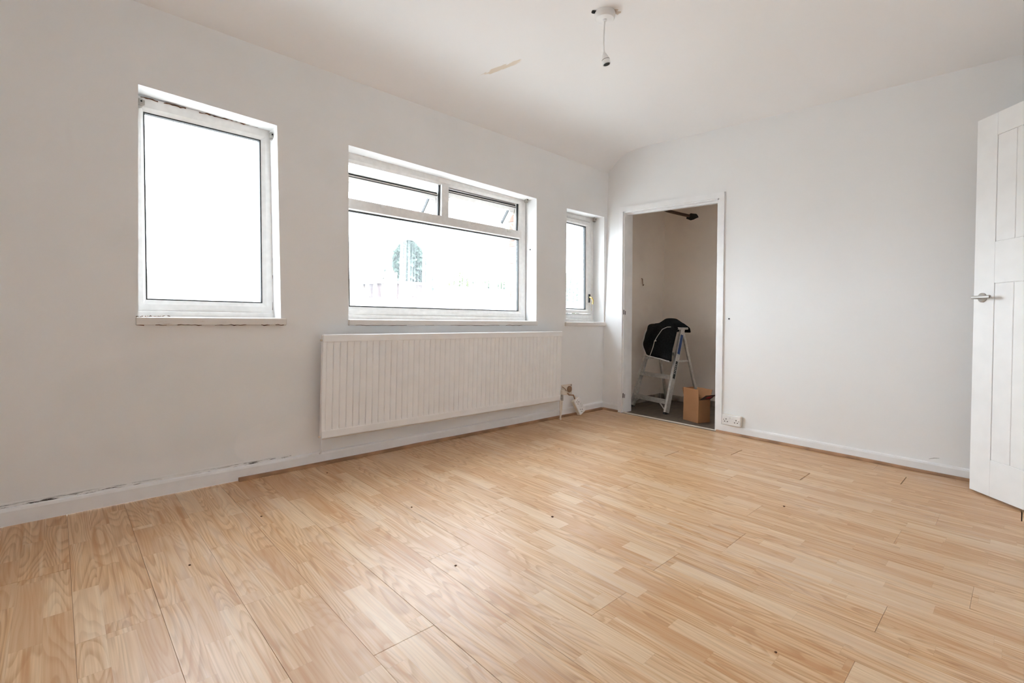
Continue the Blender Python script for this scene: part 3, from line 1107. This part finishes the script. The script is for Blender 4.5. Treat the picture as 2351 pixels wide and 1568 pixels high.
# ------------------------------------------------------------------ sockets
def socket_face(mb_parent, m, on=0.0):
    """details on a double socket plate: m maps plate x (long), y (short), z (out)"""
    for sx in (-1, 1):
        cx = sx * 0.040
        for (dx, dy, w, h) in ((0, 0.006, 0.0035, 0.008), (-0.011, -0.014, 0.006, 0.004), (0.011, -0.014, 0.006, 0.004)):
            MB().box((cx + dx - w / 2 - 0.001, dy - h / 2 - 0.001, -0.001), (cx + dx + w / 2 + 0.001, dy + h / 2 + 0.001, 0.0006), m).build('pin_hole', M['hole'], mb_parent)
    for sx in (-1, 1):
        MB().box((sx * 0.012 - 0.006, 0.012, 0.0), (sx * 0.012 + 0.006, 0.030, 0.004), m, 0.0015).build('switch', M['plastic'], mb_parent)
        MB().tube([m @ Vector((sx * 0.060, 0.0, -0.001)), m @ Vector((sx * 0.060, 0.0, 0.0008))], 0.003, 8).build('screw_hole', M['hole'], mb_parent)


s1 = empty('wall_socket', (-0.02, -1.296, 0.115), label='white double wall socket low beside the closet architrave', cat='socket')
bx('back_box', (-0.028, -1.372, 0.0735), (-0.0005, -1.218, 0.158), M['cream'], s1, 0.004)
bx('faceplate', (-0.036, -1.370, 0.075), (-0.028, -1.220, 0.159), M['plastic'], s1, 0.004)
socket_face(s1, frame((-0.036, -1.295, 0.117), (0, -1, 0), (0, 0, 1), (-1, 0, 0)))

s2 = empty('hanging_socket', (-0.45, -0.06, 0.01), label='loose double socket hanging askew on its wires below the radiator valve', cat='socket')
lx = Vector((0.42, -0.20, -0.885)).normalized()
zz = Vector((-0.12, -0.95, 0.27))
zz = (zz - lx * zz.dot(lx)).normalized()
yy = zz.cross(lx).normalized()
sm = frame((-0.470, -0.085, 0.094), lx, yy, zz)
MB().box((-0.074, -0.043, -0.034), (0.074, 0.043, -0.001), sm, 0.004).build('back_box', M['cream'], s2)
MB().box((-0.0745, -0.0435, -0.001), (0.0745, 0.0435, 0.007), sm, 0.004).build('faceplate', M['plastic'], s2)
socket_face(s2, sm @ Matrix.Translation((0, 0, 0.007)))
top = sm @ Vector((-0.07, 0, -0.02))
MB().tube([top, top + Vector((-0.012, 0.01, 0.04)), (-0.548, -0.02, 0.195), (-0.556, -0.0085, 0.212)], 0.006, 8).build('cable', M['brown'], s2, True)
MB().tube([top + Vector((0.01, 0.005, 0)), top + Vector((0.012, 0.01, 0.03)), (-0.520, -0.02, 0.190), (-0.522, -0.0085, 0.206)], 0.004, 8).build('cable', M['cream'], s2, True)

s3 = empty('junction_box', (-0.565, -0.005, 0.25), label='open junction box with brown cover and cut wires beside the radiator', cat='junction box')
mb = MB()
bx('plaster_edge', (-0.640, -0.0035, 0.195), (-0.486, -0.0003, 0.292), M['bare'], s3, 0.0015)
bx('inset_box', (-0.632, -0.006, 0.20), (-0.500, -0.003, 0.286), M['cream'], s3, 0.001)
MB().lathe([(0.030, 0), (0.030, 0.010), (0.022, 0.016), (0.006, 0.017)], 20, frame((-0.532, -0.006, 0.246), (1, 0, 0), (0, 0, 1), (0, -1, 0))).build('round_cover', M['brown'], s3, True)
MB().tube([(-0.634, -0.012, 0.276), (-0.60, -0.016, 0.255), (-0.578, -0.012, 0.235)], 0.0035, 6).build('wire', M['brown'], s3, True)
MB().tube([(-0.625, -0.010, 0.226), (-0.618, -0.014, 0.222)], 0.006, 8).build('screw', M['hole'], s3)
MB().tube([(-0.505, -0.005, 0.281), (-0.505, -0.008, 0.281)], 0.005, 8).build('screw', M['hole'], s3)

# wall plug on the closet wall
wp = MB().tube([(-0.0004, -1.241, 0.940), (-0.004, -1.241, 0.940)], 0.0065, 12).build('wall_plug', M['black'])
tag(wp, 'tiny black wall plug in the white wall beside the closet', 'wall plug')

MB().tube([(-0.0006, -2.515, 0.088), (-0.0006, -2.54, 0.100), (-0.0006, -2.565, 0.104)], [0.001, 0.0022, 0.001], 6).build('scuff_mark', plain('grey_scuff', (0.45, 0.44, 0.43), 0.8), wr)

# crumbs of dirt lying on the boards
CRUMBS = [(-2.884, -0.184), (-2.775, -0.912), (-2.936, -1.48), (-2.335, -1.423), (-3.344, -0.571), (-3.666, -0.85), (-1.334, -2.097), (-2.53, -2.449)]
rc = random.Random(8)
for (x, y) in CRUMBS:
    r_ = rc.uniform(0.003, 0.0045)
    vs = [(x + r_ * rc.uniform(0.7, 1.2) * a, y + r_ * rc.uniform(0.7, 1.2) * b, 0.0004 + (c + 1) * r_ * 0.35) for a in (-1, 1) for b in (-1, 1) for c in (-1, 1)]
    o = mesh('dirt_crumb', vs, [(0, 1, 3, 2), (4, 6, 7, 5), (0, 4, 5, 1), (2, 3, 7, 6), (0, 2, 6, 4), (1, 5, 7, 3)], M['crack'])
    tag(o, 'tiny dark crumb close to the wooden bead under the radiator' if y > -0.3 else 'tiny dark crumb of dirt out on the open laminate floor', 'crumb', 'crumbs of dirt on the floor')

# ------------------------------------------------------------------ ceiling pendant
px_, py_ = -1.962, -1.368
zc = 2.5245
pl = empty('pendant_light', (px_, py_, zc), label='bare white pendant lamp holder hanging from its ceiling rose', cat='pendant light')
MB().lathe([(0.012, -0.036), (0.046, -0.035), (0.051, -0.030), (0.053, -0.008), (0.051, 0.0)], 36, Matrix.Translation((px_, py_, zc))).build('ceiling_rose', M['plastic'], pl, True)
MB().lathe([(0.006, -0.046), (0.010, -0.044), (0.011, -0.035)], 16, Matrix.Translation((px_, py_, zc))).build('cord_grip', M['plastic'], pl, True)
cord = []
for i in range(9):
    t = i / 8
    cord.append((px_ + 0.004 * math.sin(t * 5), py_ + 0.006 * math.sin(t * 4), zc - 0.04 - t * 0.172))
MB().tube(cord, 0.0038, 8).build('cord', M['plastic'], pl, True)
e = Vector(cord[-1])
tl_ = Matrix.Translation(e) @ Matrix.Rotation(math.radians(-14), 4, Vector((1, 1, 0)).normalized())
MB().lathe([(0.020, -0.036), (0.019, -0.030), (0.012, -0.012), (0.006, 0.0), (0.004, 0.006)], 24, tl_).build('holder_cap', M['plastic'], pl, True)
hb = MB().lathe([(0.0175, -0.060), (0.021, -0.062), (0.0215, -0.058), (0.0205, -0.038), (0.0195, -0.036)], 24, tl_).build('holder_skirt', M['plastic'], pl, True)
MB().lathe([(0.0165, -0.0622), (0.0165, -0.0615)], 20, tl_).build('holder_mouth', M['hole'], hb)
MB().lathe([(0.0207, -0.0385), (0.0207, -0.0365)], 24, tl_).build('holder_seam', M['black'], hb)
# broken plaster round the rose
r5 = random.Random(12)
for (a0, d0, wd, mt) in ((2.5, 0.062, 0.014, 'hole'), (0.95, 0.060, 0.013, 'hole'), (-0.85, 0.064, 0.016, 'bare'), (-1.2, 0.058, 0.012, 'bare')):
    vs = []
    cx, cy = px_ + d0 * math.cos(a0), py_ + d0 * math.sin(a0)
    for i in range(9):
        t = 2 * math.pi * i / 9
        rr = wd * r5.uniform(0.6, 1.3)
        vs.append((cx + rr * math.cos(t) * 1.3, cy + rr * math.sin(t), zc - 0.0016))
    o = mesh('broken_plaster', vs, [tuple(range(9))[::-1]], M[mt], bpy.data.objects['ceiling'])

# ------------------------------------------------------------------ stepladder
ld = empty('stepladder', (0.55, -0.35, 0), label='small aluminium stepladder standing open in the closet', cat='stepladder')
Fm = Vector((0.3045, -0.3225, 0))
axl = Vector((-0.169, -0.986, 0)).normalized()       # from the corner side to the jamb side
nl = Vector((0.986, -0.169, 0)).normalized()         # into the closet
HT = 0.83
BWID, TWID = 0.435, 0.355


def lp(s, n_, z):
    """ladder point: s across (-1..1 of the local width), n_ depth, z height"""
    w = BWID + (TWID - BWID) * (z / HT)
    return Fm + axl * (s * w / 2) + nl * n_ + Vector((0, 0, z))


def bar(p, q, wa, wb, side, name, mat, parent):
    p, q = Vector(p), Vector(q)
    z = (q - p)
    L = z.length
    z.normalize()
    xa = (Vector(side) - z * Vector(side).dot(z)).normalized()
    ya = z.cross(xa)
    return MB().box((-wa / 2, -wb / 2, 0), (wa / 2, wb / 2, L), frame(p, xa, ya, z), 0.002).build(name, mat, parent)


def front_n(z):
    return 0.262 * z / HT


rails = []
for s in (-1, 1):
    # channel section: web facing outwards with two flanges
    p0, p1 = lp(s, 0.0, 0.012), lp(s, front_n(HT), HT)
    z = (p1 - p0).normalized()
    xa = (axl - z * axl.dot(z)).normalized()
    ya = z.cross(xa)
    if ya.dot(nl) < 0:
        ya = -ya
    L = (p1 - p0).length
    m = frame(p0, xa, ya, z)
    mb = MB()
    mb.box((s * 0.011 - 0.0015, 0.0, 0), (s * 0.011 + 0.0015, 0.055, L), m)
    mb.box((min(-s * 0.011, s * 0.011), -0.001, 0), (max(-s * 0.011, s * 0.011), 0.002, L), m)
    mb.box((min(-s * 0.011, s * 0.011), 0.053, 0), (max(-s * 0.011, s * 0.011), 0.056, L), m)
    r_ = mb.build('front_rail', M['alu'], ld)
    MB().box((-0.016, -0.004, -0.012), (0.016, 0.060, 0.010), m, 0.003).build('rubber_foot', M['black'], r_)
    rails.append((m, r_))
    # rear legs
    rn = 0.565
    q0, q1 = Fm + axl * (s * 0.41 / 2) + nl * rn + Vector((0, 0, 0.01)), lp(s * 0.95, front_n(HT) + 0.045, HT - 0.03)
    rl = bar(q0, q1, 0.020, 0.032, axl, 'rear_leg', M['alu'], ld)
    bar(q0 - Vector((0, 0, 0.010)), q0 + Vector((0, 0, 0.02)), 0.026, 0.038, axl, 'rubber_foot', M['black'], rl)
    # folding side brace
    b0, b1 = lp(s * 0.97, front_n(0.50) + 0.03, 0.50), q0.lerp(q1, 0.62)
    bar(b0, b1, 0.004, 0.018, axl, 'side_brace', M['alu'], ld)
for z0, z1, nm in ((0.10, 0.12, 'tread'), (0.335, 0.355, 'tread'), (0.565, 0.585, 'tread')):
    a_, b_ = lp(-0.95, front_n(z0), z1), lp(0.95, front_n(z0), z1)
    mid = frame(a_, (b_ - a_).normalized(), nl, (0, 0, 1))
    L = (b_ - a_).length
    mb = MB().box((0, -0.004, -0.028), (L, 0.0, 0.0), mid).box((0, -0.004, -0.003), (L, 0.085, 0.001), mid)
    for i in range(5):
        mb.box((0, 0.008 + i * 0.016, 0.001), (L, 0.014 + i * 0.016, 0.0035), mid)
    mb.box((0, 0.081, -0.018), (L, 0.085, 0.0), mid)
    mb.build(nm, M['alu'], ld)
for s in (-1, 1):
    bar(lp(s * 0.94, front_n(0.045) + 0.003, 0.045), lp(s * 0.60, front_n(0.1) + 0.003, 0.098), 0.003, 0.014, nl, 'tread_brace', M['alu'], ld)
ml = frame(lp(0, front_n(HT) - 0.02, HT), axl, nl, (0, 0, 1))
MB().box((-TWID / 2 - 0.02, -0.02, -0.012), (TWID / 2 + 0.02, 0.12, 0.010), ml, 0.004).build('top_cap', M['alu'], ld)
m_r2, rr_ = rails[1]
o = MB().box((0.0115 + 0.0012, 0.008, 0.60), (0.0135, 0.046, 0.80), m_r2).build('blue_label', M['blue'], rr_)
o = MB().box((0.0115 + 0.0012, 0.010, 0.35), (0.0135, 0.040, 0.525), m_r2).build('black_label', M['black'], rr_)
for i, ln in enumerate((0.018, 0.012, 0.02, 0.014, 0.016, 0.012)):
    MB().box((0.0134, 0.016, 0.395 + i * 0.018), (0.0137, 0.016 + ln, 0.405 + i * 0.018), m_r2).build('label_print', M['piping'], o)

# ------------------------------------------------------------------ black jacket draped over the ladder
NU, NV = 22, 30


def jacket_pt(u, v, off=0.0):
    """u across 0..1 (corner side to jamb side), v from behind the top (0) over it to the front hem (1)"""
    s = -1.10 + 2.12 * u
    hem = 0.500 + 0.045 * (1 - u) + 0.10 * max(0, 0.22 - u) / 0.22 * 0.8
    top = HT + 0.030 + 0.055 * math.exp(-((u - 0.58) / 0.17) ** 2) - 0.03 * max(0, (u - 0.82)) / 0.18 - 0.02 * max(0, 0.2 - u) / 0.2
    if v < 0.22:
        t = v / 0.22
        z = HT - 0.045 + (top - HT + 0.045) * math.sin(t * math.pi / 2)
        d = front_n(HT) + 0.125 + 0.025 * math.cos(t * math.pi / 2)
    elif v < 0.45:
        t = (v - 0.22) / 0.23
        z = top + 0.006 * math.sin(t * math.pi)
        d = front_n(HT) + 0.125 - t * 0.165
    else:
        t = (v - 0.45) / 0.55
        zt = top
        z = zt + (hem - zt) * t ** 1.05
        d = front_n(max(0.0, z)) - 0.040 - 0.012 * math.sin(t * math.pi)
    p = lp(s, d, min(z, HT))
    p.z = z
    w = noise.noise(Vector((u * 5.2, v * 4.0, 2.0))) * 0.016 + noise.noise(Vector((u * 13, v * 8, 5.0))) * 0.006
    p += -nl * (w * (0.4 + 0.6 * min(1, v)) + off)
    p.z += 0.6 * w if v < 0.5 else 0
    return p


vs = [jacket_pt(i / NU, j / NV) for j in range(NV + 1) for i in range(NU + 1)]
fs = [(j * (NU + 1) + i, j * (NU + 1) + i + 1, (j + 1) * (NU + 1) + i + 1, (j + 1) * (NU + 1) + i) for j in range(NV) for i in range(NU)]
jk = empty('jacket', lp(0, 0.2, HT), label='black jacket with pale piping draped over the stepladder top', cat='jacket')
jb = mesh('body', vs, fs, M['cloth'], jk, True)
md = jb.modifiers.new('thick', 'SOLIDIFY')
md.thickness = 0.012
md.offset = -1
md = jb.modifiers.new('soft', 'SUBSURF')
md.levels = md.render_levels = 1
hem_pts = [jacket_pt(0.0, v / 20, 0.013) for v in range(11, 19)] + [jacket_pt(0.015, 0.95, 0.013), jacket_pt(0.05, 0.985, 0.013)] + [jacket_pt(u / 20, 1.0, 0.013) for u in range(2, 20)]
MB().tube(hem_pts, 0.0075, 8).build('piping', M['piping'], jk, True)
zip_pts = [jacket_pt(u, v, 0.016) for u, v in ((0.80, 0.50), (0.68, 0.545), (0.55, 0.60), (0.44, 0.68), (0.39, 0.76), (0.40, 0.84), (0.37, 0.92), (0.335, 1.0))]
sm_pts = []
for i in range(len(zip_pts) - 1):
    for k in range(4):
        sm_pts.append(zip_pts[i].lerp(zip_pts[i + 1], k / 4))
sm_pts.append(zip_pts[-1] + Vector((0, 0, -0.012)))
MB().tube(sm_pts, 0.0036, 6).build('drawcord', M['piping'], jk, True)
MB().tube([zip_pts[4] + Vector((0, 0, 0.004)) - nl * 0.002, zip_pts[4] - axl * 0.0 + axl * 0.022 + Vector((0, 0, 0.010)) - nl * 0.003], [0.004, 0.007], 8).build('cord_toggle', M['piping'], jk, True)
MB().box((-0.007, -0.004, -0.02), (0.007, 0.004, 0.004), frame(sm_pts[-1], axl, nl, (0, 0, 1)), 0.002).build('cord_end', M['piping'], jk)

# ------------------------------------------------------------------ cardboard box
cb = empty('cardboard_box', (0.2, -0.9, 0), label='small brown cardboard box with open flaps on the closet floor', cat='box')
c0 = Vector((0.150, -0.932, 0.001))
ua = Vector((0.27, 0.963, 0)).normalized()        # along the face turned to the corner
ub = Vector((0.963, -0.27, 0)).normalized()       # along the face turned to the room
BA, BB, BH, T = 0.172, 0.150, 0.205, 0.004
bmx = frame(c0, ub, ua, (0, 0, 1))
MB().box((0, 0, 0), (T, BA, BH), bmx).build('side', M['card'], cb)
MB().box((BB - T, 0, 0), (BB, BA, BH), bmx).build('side', M['card'], cb)
MB().box((T, 0, 0), (BB - T, T, BH), bmx).build('side', M['card'], cb)
MB().box((T, BA - T, 0), (BB - T, BA, BH), bmx).build('side', M['card'], cb)
MB().box((T, T, 0), (BB - T, BA - T, T), bmx).build('base', M['card'], cb)


def flap(o, xa, up, w, h, name='flap', mat='card'):
    m = bmx @ frame(o, xa, Vector(up).cross(Vector(xa)).normalized(), up)
    return MB().box((0, -0.0015, 0), (w, 0.0015, h), m).build(name, M[mat], cb)


flap((T / 2, 0.002, BH), (0, 1, 0), Vector((-0.06, 0, 1)).normalized(), BA - 0.004, 0.095)
flap((BB - T / 2, 0.002, BH), (0, 1, 0), Vector((0.30, 0, 1)).normalized(), BA - 0.004, 0.09)
flap((0.004, BA - T / 2, BH), (1, 0, 0), Vector((0, 0.25, 1)).normalized(), BB - 0.008, 0.09)
fo = flap((0.012, T / 2, BH), (1, 0, 0), Vector((0, -0.80, 0.62)).normalized(), BB - 0.016, 0.085, 'flap', 'cardin')
u_ = Vector((0, -0.80, 0.62)).normalized()
m = bmx @ frame(Vector((0.012, T / 2, BH)), (1, 0, 0), u_.cross(Vector((1, 0, 0))).normalized(), u_)
for sgn in (-1, 1):
    MB().box((0.045, sgn * 0.0018 - 0.0004, 0.028), (0.105, sgn * 0.0018 + 0.0004, 0.058), m).build('red_print', M['red'], fo)

# ------------------------------------------------------------------ outside: houses, trees, ground
M['roof1'] = plain('weathered_roof_tiles', (0.10, 0.08, 0.068), 0.9, 0, 0.2, 0.3, 3)
M['roof2'] = plain('grey_slate_roof', (0.045, 0.050, 0.062), 0.8, 0, 0.3, 0.2, 3)
M['roof3'] = plain('red_brown_roof', (0.10, 0.050, 0.036), 0.9, 0, 0.2, 0.2, 3)
M['hbrick'] = plain('house_brick', (0.17, 0.128, 0.11), 0.9, 0, 0.2, 0.2, 5)
M['render'] = plain('white_boarding', (0.5, 0.5, 0.5), 0.7)
M['tilehung'] = plain('brown_hung_tiles', (0.07, 0.05, 0.048), 0.9, 0, 0.2, 0.2, 4)
M['wglass'] = plain('far_window_glass', (0.16, 0.18, 0.20), 0.1)
M['bounce_ground'] = plain('pale_bounce_ground', (0.40, 0.39, 0.37), 0.95, 0, 0.1, 0.4, 0.3)  # unseen ground, made pale concrete to bounce daylight up to the ceiling
structure(bx('ground', (-60, 1.0, -3.0), (90, 120, -2.8), M['bounce_ground']))


def gable_house(name, x0, x1, y0, y1, eave, ridge, roofm, label, hip=0.0):
    h = empty(name, ((x0 + x1) / 2, (y0 + y1) / 2, -2.8), label=label, cat='house')
    bx('wall', (x0 + 0.3, y0 + 0.3, -2.8), (x1 - 0.3, y1 - 0.3, eave), M['hbrick'], h)
    ym = (y0 + y1) / 2
    v = [(x0, y0, eave), (x1, y0, eave), (x1, y1, eave), (x0, y1, eave), (x0 + hip, ym, ridge), (x1 - hip, ym, ridge)]
    mesh('roof', v, [(0, 1, 5, 4), (2, 3, 4, 5), (1, 2, 5), (3, 0, 4), (0, 3, 2, 1)], roofm, h)
    return h


def chimney(h, x, y, w, z0, z1):
    c = bx('chimney', (x - w / 2, y - w * 0.4, z0), (x + w / 2, y + w * 0.4, z1), M['hbrick'], h)
    for dx in (-0.2, 0.2):
        MB().tube([(x + dx * w * 1.2, y, z1), (x + dx * w * 1.2, y, z1 + 0.14)], 0.09, 8).build('chimney_pot', M['roof3'], c)


def house_window(h, x0, x1, z0, z1, y):
    w = bx('window', (x0, y - 0.10, z0), (x1, y, z1), M['render'], h)
    n = 3
    for i in range(n):
        a = x0 + (x1 - x0) * (0.08 + 0.84 * i / n) + 0.03
        b = x0 + (x1 - x0) * (0.08 + 0.84 * (i + 1) / n) - 0.03
        bx('window_pane', (a, y - 0.115, z0 + 0.1), (b, y - 0.095, z1 - 0.1), M['wglass'], w)


h1 = gable_house('terrace_house', -9, 8.6, 26, 34, -0.3, 2.78, M['roof1'], 'long tiled terrace roof beyond the left of the conifer')
chimney(h1, 4.0, 28.6, 0.65, 1.0, 3.35)
h2 = gable_house('dormer_house', 8.8, 16.0, 25, 33, -0.6, 2.95, M['roof1'], 'tiled house with a white flat-roofed dormer in front of the conifer')
chimney(h2, 11.55, 24.95, 0.66, 0.5, 3.28)
dm = bx('dormer', (11.55, 25.15, 0.6), (14.85, 28.6, 2.62), M['tilehung'], h2)
bx('dormer_roof', (11.35, 24.9, 2.62), (15.05, 28.8, 2.78), M['render'], dm)
house_window(h2, 12.45, 13.55, 1.88, 2.58, 25.13)
house_window(h2, 14.15, 14.70, 1.85, 2.60, 25.13)
h3 = gable_house('slate_house', 16.2, 30.5, 25.5, 33.0, -0.8, 2.97, M['roof2'], 'grey slate roofed house with a red-brown end to the right of the dormer', 2.1)
mesh('end_roof', [(15.9, 25.4, -0.8), (20.2, 25.0, -0.9), (18.3, 29.2, 2.99), (15.9, 33, -0.8)], [(0, 1, 2), (0, 2, 3)], M['roof3'], h3)
chimney(h3, 20.85, 27.0, 0.5, 0.9, 3.15)


def leafy(name, label, base, height, radius, col, n, shape, seed, leaf=0.28):
    t = empty(name, base, label=label, cat='tree')
    r = random.Random(seed)
    b = Vector(base)
    MB().tube([b, b + Vector((0, 0, height * 0.5)), b + Vector((0, 0, height * 0.9))], [radius * 0.09, radius * 0.06, radius * 0.02], 8).build('trunk', M['pipe'], t)
    vs, fs = [], []
    lumps = [Vector((r.uniform(-1, 1), r.uniform(-1, 1), r.uniform(-1, 1))) * 0.62 for _ in range(16)]
    for i in range(n):
        if shape == 'cone':
            h = r.random()
            rad = radius * math.sqrt(max(0.0, 1 - h ** 1.7)) * (0.9 + 0.16 * noise.noise(Vector((h * 9, i % 7, seed))))
            a = r.uniform(0, 2 * math.pi)
            q = rad * (0.5 + 0.5 * r.random() ** 0.4)
            p = b + Vector((q * math.cos(a), q * math.sin(a), height * (0.12 + 0.88 * h)))
        else:
            l = r.choice(lumps)
            d = Vector((r.gauss(0, 1), r.gauss(0, 1), r.gauss(0, 1))).normalized() * (0.42 * r.random() ** 0.5)
            q = l + d
            p = b + Vector((q.x * radius, q.y * radius, height * 0.68 + q.z * height * 0.34))
        s = leaf * r.uniform(0.5, 1.2)
        u = Vector((r.gauss(0, 1), r.gauss(0, 1), r.gauss(0, 1))).normalized()
        w = u.orthogonal().normalized()
        k = len(vs)
        vs += [p - u * s - w * s * 0.4, p + u * s - w * s * 0.4, p + u * s * 0.7 + w * s * 0.5, p - u * s * 0.7 + w * s * 0.5]
        fs.append((k, k + 1, k + 2, k + 3))
    o = mesh('foliage', vs, fs, plain(name + '_leaves', col, 0.8, 0, 0.2, 0.35, 1.5), t)
    return tag(o, kind='stuff')


leafy('conifer', 'broad dark conifer rising behind the dormer house', (19.5, 36, -2.8), 9.9, 3.0, (0.045, 0.068, 0.052), 16000, 'cone', 1, 0.30)
leafy('garden_tree', 'pale round tree standing behind the slate roof', (32.4, 43, -2.8), 8.5, 2.6, (0.14, 0.17, 0.06), 6500, 'ball', 2, 0.30)
leafy('garden_tree', 'low green tree at the far end of the slate roof beyond its chimney', (39.2, 46, -2.8), 8.2, 2.5, (0.09, 0.14, 0.045), 6500, 'ball', 3, 0.30)
leafy('garden_tree', 'green tree seen through the narrow corner window', (53.0, 44, -2.8), 9.6, 4.2, (0.08, 0.12, 0.05), 7500, 'ball', 5, 0.34)
